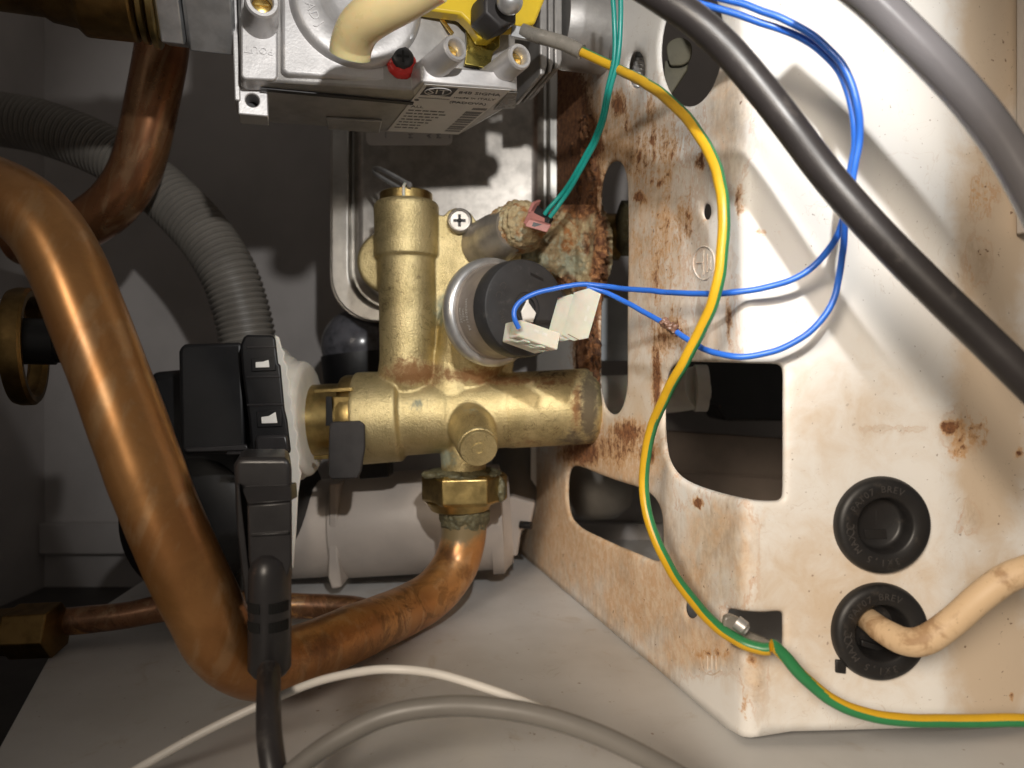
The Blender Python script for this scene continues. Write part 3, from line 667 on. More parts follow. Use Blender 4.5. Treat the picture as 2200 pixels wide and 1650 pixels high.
tt.text('POUT', 2.9, fr(556, 108, -2.0), -T, -Zz, -Nn, 0.35)
mk('cast_lettering', tt, M['alu'], gv)
# mounting lug with its bolt hole
lug = MB()
LO = fr(512, 245, 6); lu, lw = T * 8.2, Zz * 9.0
ci = LO + lu*0.48 + lw*0.48
sq = [LO, LO + lu, LO + lu + lw, LO + lw]; sqs = []
for i in range(4): sqs += [sq[i].lerp(sq[(i+1) % 4], j/6) for j in range(6)]
cir = [ci + (T*math.cos(R(225 + 15*k)) + Zz*math.sin(R(225 + 15*k))) * 1.85 for k in range(24)]
loft(lug, [[p + Nn*8 for p in sqs], sqs, cir, [p + Nn*7 for p in cir]], True, False)
mk('lug', lug, M['alu'], gv, bevel=0.35)
mk('bolt_hole', MB().lathe(ci + Nn*6.5, Nn, [(0, 1.9), (0.3, 1.9)], 20), M['black'], gv)
mk('side_flange', MB().box(fr(504, 215, 5), T*1.6, Zz*50, Nn*12), M['alu'], gv, bevel=0.4)
def nipple(base, mouth, r, name='test_nipple'):
    A_, B_ = base, mouth; ax = (B_ - A_); L = ax.length
    o = mk(name, MB().lathe(A_, ax, [(-3, r*1.25), (0, r*1.12), (L*0.5, r*1.04), (L - 0.6, r), (L, r*0.9), (L, r*0.70), (L - 0.5, r*0.62), (L - 7, r*0.60), (L - 7, 0.1)], 36, cap=(True, False)), M['alu'], gv, smooth=30)
    b_ = mk('brass_screw', MB().lathe(A_ + ax.normalized()*(L - 6.5), ax, [(0, r*0.58), (3.2, r*0.56), (3.6, r*0.4)], 24).box(A_ + ax.normalized()*(L - 2.9) - T*r*0.4, T*r*0.8, Zz*0.5, ax.normalized()*0.6), M['brass_new'], o)
    return o
nipple(fr(916, 160, -5), fr(980, 102, -21), 3.7)
nipple(fr(1060, 168, -5), fr(1118, 120, -21), 3.7)
nipple(fr(559, 50, -1), fr(563, 2, -13), 4.4)
# sealing screws
sx = fr(864, 125, -5.2)
o = mk('sealing_screw', MB().lathe(sx + Nn*2, -Nn, [(0, 3.7), (1.6, 3.7), (2.7, 3.2), (3.3, 2.2), (3.4, 0.1)], 32), M['cap'], gv)
mk('screw_slot', MB().box(sx - Nn*1.2 - T*1.8 - Zz*0.35, T*3.6, Zz*0.7, -Nn*0.28).box(sx - Nn*1.25 - Zz*1.8 - T*0.35, T*0.7, Zz*3.6, -Nn*0.25), M['black'], o)
mk('red_seal', fuse(MB().lathe(sx + Nn*1.4 - Zz*1.5, -Nn, [(0, 4.5), (1.0, 4.4), (1.8, 3.6), (2.0, 0.1)], 32), 0.25, 4, 0.3, 0.5), M['red'], gv, smooth=60)
mk('small_screw', MB().lathe(fr(874, 80, -4), -Nn, [(0, 2.2), (1.2, 2.2), (2.2, 1.6), (2.5, 0.1)], 28), M['zinc'], gv)
# sticker under the body
def quad(px4, c): return [bt(x, y, c) for x, y in px4]
sq = quad([(912, 180), (1098, 193), (985, 288), (832, 281)], -0.15)
st_o = mk('sticker', MB().prism(sq, Zz * -0.12), M['sticker'], gv)
def sk(u, v):   # u right along the front edge, v from front to back
    return sq[0]*(1-u)*(1-v) + sq[1]*u*(1-v) + sq[2]*u*v + sq[3]*(1-u)*v
su = (sq[1] - sq[0]).normalized(); sv = -(sq[3] - sq[0]); sv = (sv - su*sv.dot(su)).normalized(); sn = -Zz
def skt(mb, body, size, u, v): mb.text(body, size, sk(u, v) + sn*0.20, su, sv, sn, 0.02, center=False)
def srect(mb, u0, v0, u1, v1, z=0.16): mb.prism([sk(u0, v0) + sn*z, sk(u1, v0) + sn*z, sk(u1, v1) + sn*z, sk(u0, v1) + sn*z], sn*0.03)
tk = MB()
skt(tk, '848 SIGMA', 2.75, 0.45, 0.12); skt(tk, 'made in ITALY', 2.1, 0.45, 0.21); skt(tk, '(PADOVA)', 2.5, 0.45, 0.31)
skt(tk, 'ALL', 2.4, 0.05, 0.44)
rs_ = random.Random(5)                                    # the small lines are too blurred to read: plain strokes
for k in range(1, 8):
    u_ = 0.05
    while u_ < 0.55 - 0.03*k:
        w_ = rs_.uniform(0.03, 0.09); srect(tk, u_, 0.425 + 0.065*k, u_ + w_, 0.445 + 0.065*k); u_ += w_ + 0.018
mk('print', tk, M['ink'], st_o)
lg = MB(); srect(lg, 0.04, 0.03, 0.40, 0.19); mk('logo_plate', lg, M['ink'], st_o)
lg = MB(); lg.text('SIT', 4.6, sk(0.21, 0.115) + sn*0.26, su, sv, sn, 0.02); lg.tube([tuple(sk(0.21 + 0.15*math.cos(q), 0.11 + 0.07*math.sin(q)) + sn*0.24) for q in [i*0.35 for i in range(19)]], 0.16, 6, 1, path=True)
mk('logo', lg, M['sticker'], st_o)
bc = MB(); srect(bc, 0.80, 0.38, 0.98, 0.42)
for k in range(9): srect(bc, 0.76, 0.46 + 0.055*k, 0.97, 0.46 + 0.055*k + (0.034 if k % 3 else 0.045))
srect(bc, 0.05, 0.235, 0.42, 0.25); mk('barcode', bc, M['ink_grey'], st_o)
dt = MB().lathe(sk(0.05, 0.29) + sn*0.14, sn, [(0, 0.75), (0.05, 0.75)], 16); mk('dot', dt, M['ink'], st_o)
mk('clear_tape', MB().prism([bt(x, y, -0.3) for x, y in [(1092, 198), (1112, 198), (1106, 232), (1060, 236)]], Zz*-0.1), M['sleeve'], gv)
# yellow solenoid bracket with its screw
yb = MB().prism([fr(x, y, -10) for x, y in [(893, -30), (900, 18), (990, 30), (1010, 50), (1030, 82), (1055, 84), (1070, 70), (1082, 60), (1102, 60), (1150, 50), (1172, -5), (1172, -30)]], Nn * 5)
mk('yellow_bracket', yb, M['yellow_plastic'], gv, bevel=0.7)
mk('chromate_tab', MB().prism([fr(x, y, -5) for x, y in [(996, 20), (1076, 50), (1074, 100), (1060, 112), (1052, 148), (998, 138), (1004, 90)]], Nn * 1.2), M['olive'], gv, bevel=0.3)
mk('tab_slot', MB().prism([fr(x, y, -4.2) for x, y in [(985, 148), (1050, 150), (1046, 165), (982, 158)]], Nn * 3), M['black'], gv)
mk('dark_block', MB().prism([fr(x, y, -2) for x, y in [(905, -40), (905, 70), (940, 75), (940, 110), (990, 70), (1000, -40)]], Nn * 6), M['black'], gv, bevel=0.5)
nb_ = mk('dark_nut', MB().lathe(fr(1050, 40, -12), fr(1092, 0, -24) - fr(1050, 40, -12), [(-2, 5.6), (0, 6.0), (7, 6.0), (8, 5.4)], 6), M['gunmetal'], gv, bevel=0.4)
mk('screw_head', MB().ball(fr(1095, 4, -24), 3.7, 24, sc=(1, 1, 0.9)), M['zinc'], nb_)
mk('needle', MB().tube([tuple(fr(940, 30, -4)), tuple(fr(972, 72, -6))], 0.6, 8, 1, path=True), M['brass_new'], gv)
# right-hand flange, barrel, hex fitting on the left
fm = MB()
for x0_, x1_, yb_ in ((1160, 1176, 160), (1178, 1190, 156), (1192, 1208, 148)):
    fm.prism([fr(x, y, 0) for x, y in [(x0_, -60), (x1_, -60), (x1_, yb_ - 20), (x1_ - 6, yb_), (x0_, yb_)]], Nn * 26)
mk('flange', fm, M['alu_dark'], gv, bevel=0.8)
mk('barrel', MB().lathe(fr(1195, 50, 14), T, [(0, 13), (4, 14.5), (5, 14.5), (18, 14.5), (22, 13.5), (30, 13)], 40), M['alu_dark'], gv)
mk('barrel_collar', MB().prism([fr(x, y, 0) for x, y in [(1322, -60), (1378, -60), (1378, 40), (1366, 90), (1352, 104), (1338, 96), (1322, 120)]], Nn * 5), M['zinc'], gv, bevel=0.9)
th = MB(); ta, tb_ = pan_px(1352, 186, -3), pan_px(1382, 118, -3)
mk('thread', MB().lathe(P(1368, 152, 233) - V((0, 0, 7)), (0.25, -0.1, 1), [(k*0.65, 3.6 if k % 2 else 3.1) for k in range(22)], 24), M['zinc'], gv, smooth=20)
# nearer end of the fitting train: hexes on the outlet, pointing left
ax = -T
def hexphase(s): return s
mk('hex_fitting', MB().lathe(fr(506, -4, 12), ax, [(0, 16.5), (0.8, 17.6), (12.4, 17.6), (13.2, 16.5)], 6, phase=R(5)), M['zinc'], gv, bevel=0.3)
mk('lock_nut', MB().lathe(fr(506, -4, 12) + ax*13.4, ax, [(0, 14.5), (0.8, 16.6), (6.4, 16.6), (7.2, 15)], 6, phase=R(9)), M['zinc'], gv, bevel=0.3)
mk('washer', MB().lathe(fr(506, -4, 12) + ax*20.7, ax, [(0, 15.5), (0.5, 16.2), (1.7, 16.2), (2.2, 15), (2.4, 13), (3.2, 15.2), (4.4, 15.2), (5, 13.5)], 40), M['brass_turned'], gv)
mk('union_nut', MB().lathe(fr(506, -4, 12) + ax*25.8, ax, [(0, 13), (1, 15), (14, 15), (16, 13), (22, 12.2), (24, 11), (44, 10.5), (44.2, 8)], 24), M['brass_dull'], gv, bevel=0.5)

# ------------------------------------------------------------------ hose, copper pipes, conduit
tag(mk('silicone_hose', MB().tube([(752, 118, 178), (757, 90, 176), (775, 55, 172), (815, 25, 168), (870, -5, 165), (935, -45, 162)], 5.1, 28, 8), M['silicone'], bevel=0.5), 'cream translucent silicone hose pushed onto the front of the gas valve', 'hose')
big = [(998, 1090, 262), (997, 1130, 262), (992, 1172, 261), (974, 1222, 258), (932, 1274, 250), (870, 1312, 238), (760, 1360, 212), (650, 1408, 192), (575, 1430, 180), (515, 1412, 170), (470, 1366, 165), (437, 1300, 162), (389, 1200, 160), (328, 1055, 160), (246, 830, 161), (176, 650, 162), (140, 565, 163), (95, 490, 164), (30, 432, 166), (-70, 390, 168)]
tag(mk('copper_pipe', MB().tube(big, 8.3, 40, 10, wob=0.02), M['copper'], stain=[(880, 1320, 170, 110, 0, 0.85), (640, 1420, 110, 70, 0, 0.5), (985, 1120, 70, 60, 2, 0.85), (965, 1190, 40, 40, 1, 0.5), (1000, 1230, 30, 30, 1, 0.45), (830, 1330, 40, 20, 1, 0.42), (690, 1390, 70, 60, 1, 0.50), (600, 1420, 50, 50, 1, 0.45), (190, 680, 20, 90, 1, 0.28), (230, 620, 16, 60, 2, 0.3), (420, 1230, 20, 60, 1, 0.3)]), 'thick orange copper pipe bending from the left edge up to the brass union nut', 'pipe')
tag(mk('copper_pipe', MB().tube([(352, 60, 262), (346, 120, 263), (328, 215, 265), (306, 318, 268), (286, 376, 270), (252, 428, 272), (205, 468, 275), (140, 500, 280), (40, 520, 285)], 9.2, 36, 10), M['copper_dark'], stain=[(300, 300, 1, 1, 1, 0)]), 'brown copper pipe dropping from beside the gas valve and curving left', 'pipe')
hp = catmull([tuple(P(x, y, d)) for x, y, d in [(-80, 245, 312), (0, 256, 310), (100, 276, 308), (230, 328, 306), (338, 402, 304), (430, 494, 302), (486, 577, 300), (515, 655, 300), (533, 735, 300), (545, 830, 300)]], 30)
L = [0.0]
for p, q in zip(hp, hp[1:]): L.append(L[-1] + (V(q) - V(p)).length)
pitch = 2.45; pts = []; s_ = 0.0; j = 0
while s_ < L[-1]:
    while L[j+1] < s_: j += 1
    t = (s_ - L[j]) / max(L[j+1] - L[j], 1e-6); p = V(hp[j]).lerp(V(hp[j+1]), t)
    ph = (s_ / pitch) % 1.0; pts.append((p, 10.5 + 1.15 * (1 if 0.2 < ph < 0.62 else (0 if ph > 0.78 or ph < 0.05 else 0.6)))); s_ += pitch / 8
hm = MB(); seg = 36; vs, fs = [], []; nrm = None
for i, (p, r_) in enumerate(pts):
    t = (pts[min(i+1, len(pts)-1)][0] - pts[max(i-1, 0)][0]).normalized()
    nrm = t.cross(V((0, 1, 0))).normalized() if nrm is None else (nrm - t*nrm.dot(t)).normalized()
    b_ = t.cross(nrm)
    vs += [p + (nrm*math.cos(2*math.pi*k/seg) + b_*math.sin(2*math.pi*k/seg)) * r_ for k in range(seg)]
for i in range(len(pts) - 1): fs += [[i*seg+k, i*seg+(k+1) % seg, (i+1)*seg+(k+1) % seg, (i+1)*seg+k] for k in range(seg)]
hm.add(vs, fs)
tag(mk('corrugated_hose', hm, M['hose'], smooth=50), 'grey corrugated conduit hose curving behind the copper pipes', 'hose')
tp = thing('thin_copper_pipe', 'thin flaking copper pipe with a brass nut low on the left', 'pipe', P(240, 1360, 225))
mk('tube', MB().tube([(90, 1340, 226), (180, 1332, 228), (270, 1322, 230), (360, 1306, 233), (500, 1298, 240), (640, 1302, 246), (740, 1306, 252), (800, 1315, 256)], 4.3, 24, 8, wob=0.05), M['copper_old'], tp, stain=[(200, 1330, 60, 30, 1, 0.5), (120, 1340, 40, 30, 1, 0.8)])
mk('nut', MB().lathe(P(128, 1352, 222), (-1, -0.02, -0.04), [(0, 6), (0.8, 8.4), (14, 8.4), (15, 7.4), (24, 6.8), (25, 5)], 6, phase=R(20)), M['brass_dull'], tp, bevel=0.4)
rg = thing('brass_ring', 'large tarnished brass ring round a black rod at the left edge', 'ring', P(50, 870, 205))
rc = P(50, 745, 208); rax = V((0.93, 0.36, 0.03))
mk('ring', MB().lathe(rc - rax*2.2, rax, [(0, 14.5), (0, 16.6), (1.6, 17.2), (4.6, 17.2), (5.4, 16.4), (5.4, 14.8), (4, 13.6), (1, 13.6), (0, 14.5)], 48, cap=(False, False)), M['brass_dull'], rg)
mk('rod', MB().lathe(P(-80, 730, 196), (1, 0.40, -0.005), [(0, 6.6), (22, 6.6), (22.2, 6.0), (33, 6.0)], 28), M['black'], rg)

# ------------------------------------------------------------------ brass manifold
bm_ = thing('brass_manifold', 'cast brass water manifold with upright tower and horizontal barrel in the centre', 'manifold', P(1000, 990, 262))
D = 262.0
core = MB()
A_, B_ = P(770, 899, D), P(1270, 872, D + 1); ax = (B_ - A_).normalized(); Lb = (B_ - A_).length
core.lathe(A_, ax, [(-0.5, 15.6), (0, 16.7), (0.8, 17.0), (15.6, 16.6), (16.6, 15.2), (17.0, 14.6), (33, 14.3), (33.6, 13.9), (55, 13.7), (55.5, 14.0), (Lb - 1.5, 14.0), (Lb + 1.0, 13.4), (Lb + 2.6, 11.8), (Lb + 3.0, 8)], 56)
tw0, tw1 = P(880, 880, D - 2), P(873, 436, D - 2); tax = (tw1 - tw0).normalized(); Lt = (tw1 - tw0).length
core.lathe(tw0, tax, [(0, 7), (8, 9.8), (13, 11.2), (15.5, 11.0), (18, 10.6), (22, 10.5), (Lt - 20.6, 10.5), (Lt - 20.0, 11.6), (Lt - 1.6, 11.9), (Lt - 0.4, 11.3), (Lt, 10.4)], 48)
# flange plate behind with screw ear and round ear
core.prism([P(x, y, D - 4) for x, y in [(830, 460), (955, 462), (962, 452), (978, 446), (998, 448), (1012, 458), (1022, 474), (1034, 476), (1060, 470), (1120, 520), (1120, 700), (1100, 800), (860, 810), (830, 640)]], (0, 10, 0))
core.lathe(P(838, 566, D + 2), (0, -1, 0), [(-12, 11.5), (4, 11.5), (5, 10.6), (5.2, 6)], 40)
core.tube([(1050, 690, D - 4, 13), (1030, 740, D - 3, 12), (1010, 790, D - 1, 11), (1000, 850, D, 9)], 10, 36, 6)
core.tube([(968, 700, D, 6.5), (970, 760, D, 7.5), (972, 830, D, 9)], 7, 30, 6)
core.lathe(P(975, 800, D - 2), (0.05, -0.2, 1), [(-6, 11), (0, 9), (10, 6.5), (20, 5.2)], 32)
# lower neck and angled plug boss
core.lathe(P(996, 920, D), (0, 0, -1), [(0, 10), (6, 8.6), (17, 8.2)], 36)
pbase, pend = P(1012, 915, D - 10), P(1029, 965, D - 27)
core.lathe(pbase, pend - pbase, [(-6, 10.2), (2, 8.2), ((pend-pbase).length - 1.5, 6.9)], 40)
cast = fuse(core, 0.40, 12, 0.015, 0.9)
mk('body', cast, M['brass'], bm_, smooth=70, stain=[
    (890, 802, 100, 40, 0, 1.0), (1010, 806, 110, 26, 0, 0.95), (870, 782, 80, 34, 0, 0.7), (1080, 816, 150, 20, 0, 0.9), (1190, 818, 110, 26, 0, 0.75), (1266, 870, 28, 120, 1, 1.1), (1240, 870, 20, 110, 0, 0.85), (1235, 945, 60, 36, 1, 0.85), (1180, 800, 90, 20, 1, 0.7),
    (890, 868, 44, 22, 2, 0.72), (1020, 882, 50, 14, 2, 0.6), (950, 905, 60, 16, 0, 0.6), (950, 985, 50, 30, 2, 0.95), (1120, 950, 120, 18, 0, 0.62), (860, 960, 60, 26, 0, 0.6), (870, 465, 80, 50, 1, 0.50), (1050, 520, 50, 70, 1, 0.7), (955, 670, 30, 60, 2, 0.95), (1000, 600, 60, 80, 1, 0.4), (1150, 880, 60, 40, 0, 0.42), (880, 700, 60, 90, 0, 0.36)])
paxis = (pend - pbase).normalized()
mk('plug', MB().lathe(pend - paxis*2.2, paxis, [(0, 6.3), (1.4, 6.5), (2.2, 6.1), (2.25, 2.4), (2.55, 2.3), (2.6, 1.3), (2.35, 1.2), (2.3, 0.05)], 40, step=0.8), M['brass'], bm_, stain=[(0, 0, 1, 1, 0, 0)])
# top cap with pin
tc = mk('cap', MB().lathe(tw1, tax, [(-1, 9.8), (0, 9.7), (3.0, 9.6), (3.4, 9.2), (3.4, 7.5), (2.4, 7.2), (2.2, 0.1)], 40), M['brass_turned'], bm_)
mk('pin', MB().tube([tuple(tw1 + V((0.5, -9.7, -0.5))), tuple(tw1 + V((0.5, -9.7, 3.2))), tuple(tw1 + V((0.5, -6, 5.5)))], 0.55, 10, 4, path=True), M['nylon'], tc)
mk('wire_clip', MB().tube([tuple(P(878, 404, 250)), tuple(P(880, 396, 251)), tuple(P(872, 392, 254)), tuple(P(815, 362, 268)), tuple(P(806, 372, 270)), tuple(P(862, 406, 256))], 0.8, 10, 5, path=True), M['zinc'], bm_)
# cross-head screw
scx = P(988, 476, D - 5.2)
so = mk('screw', MB().lathe(scx, (0.02, -1, 0.05), [(0, 4.5), (1.4, 4.5), (2.2, 3.9), (2.3, 3.5), (1.6, 3.3), (1.5, 0.05)], 36), M['zinc_warm'], bm_)
mk('screw_recess', MB().box(scx + V((-2.2, -1.9, -.5)), V((4.4, 0, 0)), V((0, 0, 1.0)), V((0, 0.35, 0))).box(scx + V((-.5, -1.95, -2.2)), V((1.0, 0, 0)), V((0, 0, 4.4)), V((0, 0.35, 0))).ball(scx + V((0, -1.5, 0)), 0.9, 12), M['gunmetal'], so)
# lower neck, union nut
mk('hex_nut', MB().lathe(P(998, 1014, D), (0.01, 0, -1), [(0, 11.5), (0.2, 14.5), (1.3, 15.8), (9.8, 15.8), (10.8, 14.8), (11, 12)], 6, phase=R(-4)), M['brass_turned'], bm_, bevel=0.35)
mk('nut_collar', MB().lathe(P(988, 1076, D), (0.01, 0, -1), [(0, 12.5), (0.4, 12.4), (2.0, 11.2), (3.0, 10.8), (3.6, 9.6), (3.6, 8.5)], 40), M['brass_turned'], bm_)
mk('verdigris_crust', fuse(MB().lathe(P(996, 1008, D), (0, 0, -1), [(0, 11.5), (1.4, 14.2), (2.2, 13.4)], 36).ball(P(922, 1020, 254), 3, sc=(1, .8, .5)).ball(P(1076, 1052, 258), 2.6, sc=(0.7, .8, 1.8)), 0.4, 4, 0.5, 0.5), M['verdigris'], bm_, smooth=80)
mk('verdigris_ring', fuse(MB().lathe(P(998, 1098, D), (0, 0, -1), [(-1, 8.5), (0, 9.3), (2.5, 9.0), (5, 8.6), (6, 8.2)], 36), 0.4, 1, 0.7, 0.4), M['verdigris'], bm_, smooth=80)
# slotted connector on the left with dark spring clip
cn = MB(); c0_ = P(668, 905, D); cax = ax
cn.lathe(c0_, cax, [(0, 13.4), (12.5, 13.4), (12.6, 15.6), (14, 16.2), (17.5, 16.2), (18, 15)], 48)
mk('slotted_socket', cn, M['brass_turned'], bm_, bevel=0.2)
for yy in (845, 988):
    rb_ = MB().box(P(674, yy, D - 14.2), cax*13.5, V((0, 0, 1.4)), V((0, 3, 0)))
    mk('socket_rib', rb_, M['brass_turned'], bm_, bevel=0.25)
mk('socket_window', MB().prism([P(x, y, D - 13.9) for x, y in [(700, 852), (712, 852), (714, 905), (762, 905), (762, 912), (700, 915)]], (0, 1.2, 0)), M['black'], bm_)
mk('socket_block', MB().prism([P(x, y, D - 14.6) for x, y in [(716, 852), (760, 852), (762, 904), (716, 904)]], (0, 3, 0)), M['brass_turned'], bm_, bevel=0.3)
mk('spring_clip', MB().prism([P(x, y, D - 18.5) for x, y in [(707, 915), (712, 906), (772, 904), (783, 912), (784, 960), (776, 1012), (768, 1028), (712, 1030), (704, 1022)]], (0, 1.6, 0)), M['gunmetal'], bm_, bevel=0.5)

# ------------------------------------------------------------------ temperature sensor, crust, connector
sn_ = thing('temperature_sensor', 'corroded temperature probe stub caked in green and tan scale', 'sensor', P(1110, 540, 250))
mk('stub', MB().lathe(P(1040, 530, 262), P(1125, 478, 240) - P(1040, 530, 262), [(0, 9.5), (10, 9.0), (14, 8.2), (20, 7)], 36, step=1.5), M['zinc_warm'], sn_)
cr = MB()
for (x, y, d, r_) in ((1108, 490, 248, 7.6), (1126, 494, 242, 6.6), (1122, 468, 245, 6.0), (1146, 490, 241, 4.6), (1132, 512, 246, 5.0), (1106, 458, 249, 4.6)): cr.ball(P(x, y, d), r_, 16)
for k in range(5): cr.lathe(P(1092 + 9*k, 498 - 4*k, 253 - 2.6*k), P(1125, 478, 240) - P(1040, 530, 262), [(0, 7.2), (0.5, 9.2 - 0.4*k), (1.2, 9.2 - 0.4*k), (1.7, 7.2)], 24)
mk('scale_crust', fuse(cr, 0.33, 6, 0.5, 0.6), M['crust'], sn_, smooth=80)
cr = MB(); nx_, ny_ = 96, 110; gx = lambda i: 1082 + (1316 - 1082)*i/nx_; gy = lambda j: 440 + (705 - 440)*j/ny_
base = [(1060, 270), (1110, 266), (1160, 260), (1200, 264), (1235, 268), (1262, 261), (1290, 252), (1330, 243)]
def bd(x):
    for (a_, p_), (b_, q_) in zip(base, base[1:]):
        if x <= b_: return p_ + (q_ - p_)*(x - a_)/(b_ - a_)
    return base[-1][1]
outl = catmull([(1085, 552), (1110, 520), (1150, 500), (1186, 480), (1212, 444), (1238, 415), (1262, 408), (1286, 462), (1303, 510), (1302, 560), (1288, 606), (1278, 650), (1258, 670), (1238, 640), (1210, 602), (1160, 578), (1110, 570)], 4, True)
vs_ = []
for j_ in range(ny_ + 1):
    for i_ in range(nx_ + 1):
        x, y = gx(i_), gy(j_); nd = min(math.hypot(x - p_[0], y - p_[1]) for p_ in outl) * (1 if inside((x, y), outl) else -1)
        nd += 9 * noise.noise(V((x*0.05, y*0.05, 3)))
        m_ = max(-1.0, min(1.0, nd / 26)); q = P(x, y, bd(x))
        rg_ = 1 - abs(noise.fractal(q*0.30, 1.0, 2.0, 5)); lump = noise.noise(q*0.16 + V((9, 2, 4)))
        h_ = 4.5 * math.sin(m_ * 1.57) if m_ > 0 else m_ * 16
        vs_.append(P(x, y, bd(x) - h_ - (rg_*2.2 + lump*2.6)*max(0, m_)))
fs_ = [[j_*(nx_+1)+i_, j_*(nx_+1)+i_+1, (j_+1)*(nx_+1)+i_+1, (j_+1)*(nx_+1)+i_] for j_ in range(ny_) for i_ in range(nx_)]
fs_ = [f for f in fs_ if any(inside(proj(vs_[k]), outl) or min(math.hypot(proj(vs_[k])[0]-p_[0], proj(vs_[k])[1]-p_[1]) for p_ in outl) < 14 for k in f)]
cr.add(vs_, fs_)
used = sorted({k for f in cr.f for k in f}); mp_ = {k: n_ for n_, k in enumerate(used)}
cr.v = [cr.v[k] for k in used]; cr.f = [[mp_[k] for k in f] for f in cr.f]
mk('scale_crust', cr, M['crust'], panel, smooth=80, stain=[(1290, 560, 24, 150, 0, 1.0), (1245, 435, 60, 44, 0, 1.0), (1260, 655, 50, 50, 0, 1.0), (1215, 605, 40, 20, 0, 0.9), (1262, 520, 24, 60, 0, 0.62), (1130, 560, 70, 30, 2, 0.9), (1225, 570, 50, 40, 2, 0.7)])
# connector with two teal wires
cq = [P(1142, 434, 231), P(1158, 437, 229), P(1186, 470, 226), P(1160, 497, 227), P(1120, 482, 230), P(1124, 468, 231)]
tw = thing('sensor_plug', 'faded red two-way plug pushed onto the corroded probe', 'connector', P(1150, 497, 230))
U_ = (P(1186, 470, 226) - P(1128, 452, 231)); W_ = (P(1140, 434, 231) - P(1122, 478, 230))
B0 = P(1122, 480, 229)
Ux = (P(1160, 497, 226) - B0); Wx = (P(1144, 434, 232) - B0) * 0.62; Nx = V((3.0, 5.0, 2.4))
mk('shell', MB().box(B0, Ux, Wx, Nx), M['pink'], tw, bevel=0.5)
mk('latch', MB().box(B0 + Wx*0.9 - Nx*0.1, Ux*0.16, Wx*0.75, Nx*0.8), M['pink'], tw, bevel=0.25)
F0 = B0 + Ux; Fw = P(1186, 471, 228) - P(1160, 497, 226)
mk('front_face', MB().box(P(1136, 470, 225.5), P(1184, 484, 224.5) - P(1136, 470, 225.5), V((-1.4, -0.2, -2.4)), V((0.4, 2, 0.8))), M['pink'], tw, bevel=0.3)
mk('window', MB().box(P(1146, 477, 225), V((3.0, -0.2, -0.9)), V((-0.5, 0, -1.3)), V((0, 0.5, 0))), M['black'], tw)
mk('insert', MB().box(P(1155, 440, 230), P(1186, 466, 227) - P(1155, 440, 230), V((-1.5, 0, -2.6)), V((0.8, 3, 0))), M['black'], tw, bevel=0.3)
tealA = [(1170, 462, 227), (1182, 446, 226), (1210, 412, 224), (1240, 368, 218), (1272, 308, 211), (1294, 250, 205), (1307, 190, 201), (1317, 130, 198), (1319, 60, 196), (1316, 0, 195), (1312, -60, 194)]
tealB = [(1182, 468, 226), (1194, 452, 225), (1217, 418, 223), (1248, 368, 217), (1280, 306, 210), (1300, 250, 204), (1313, 190, 200), (1325, 130, 197), (1331, 60, 195), (1332, 0, 194), (1330, -60, 193)]
tag(mk('teal_wire', MB().tube(tealA, 0.72, 14, 8, jit=0.45), M['teal']), 'teal wire from the red plug, the left one of the pair', 'wire', 'teal wires of the sensor plug')
tag(mk('teal_wire', MB().tube(tealB, 0.72, 14, 8, jit=0.45), M['teal']), 'teal wire from the red plug, the right one of the pair', 'wire', 'teal wires of the sensor plug')

# ------------------------------------------------------------------ pressure switch
ps = thing('pressure_switch', 'round zinc and black water pressure switch on the brass manifold', 'pressure switch', P(1090, 790, 235))
q0, q1 = P(1068, 670, 241), P(1131, 662, 226); pax = (q1 - q0).normalized(); PL = (q1 - q0).length
pu = V((0, 0, 1)); pu = (pu - pax*pu.dot(pax)).normalized(); pw = pu.cross(pax).normalized()   # pw ~ right
if pw.x < 0: pw = -pw
mk('rim', MB().lathe(q0 - pax*6, pax, [(0, 15), (0.4, 17.6), (1.4, 18.5), (3, 18.7), (4.6, 18.4), (5.6, 17.4), (6.0, 16.4), (5.4, 15.6)], 72), M['zinc'], ps, smooth=60)
drm = mk('drum', MB().lathe(q0 - pax*2, pax, [(0, 16.2), (2.6, 16.2), (3.2, 15.7), (PL - 4.4, 15.5)], 72), M['drum'], ps)
capo = mk('cap', MB().lathe(q1 - pax*7, pax, [(0, 15.2), (0.6, 15.8), (6.0, 15.6), (6.8, 15.2), (7.0, 14.6), (7.0, 5.1), (6.6, 5.0), (6.6, 4.4), (7.0, 4.3), (7.0, 3.6), (6.2, 3.5), (6.2, 0.05)], 72), M['cap'], ps)
mk('slot', MB().box(q1 + pw*1.4 + pu*10.6 + pax*0.02, (pw*5.0 - pu*1.6), pu*0.9, pax*0.12), M['black'], capo)
dtx = MB()
def wrapper(ang0, t0, rad):
    def f(x, y, z):
        an = ang0 + x / rad
        return q0 + pax*(t0 + y) + (-pw*math.cos(an) + pu*math.sin(an)) * (rad + 0.06 + z)
    return f
for k, ln in enumerate(('3A 125/250Vac', '1,2bar', '250Vac')):
    dtx.text(ln, 1.7, None, None, None, None, 0.02, wrap=wrapper(R(-8), 6.2 - 2.0*k + 0.5, 15.75))
mk('print', dtx, M['print_w'], ps)
ctx = MB()
for body, a_, r_, sz in (('04B', 200, 9.6, 2.6), ('C', 160, 11, 3.2), ('C', 142, 11, 3.2)):
    an = R(a_); dr = pw*math.cos(an) + pu*math.sin(an); tg = -pw*math.sin(an) + pu*math.cos(an)
    ctx.text(body, sz, q1 + dr*r_, tg, -dr, pax, 0.10)
mk('moulded_marks', ctx, M['black_emb'], capo)
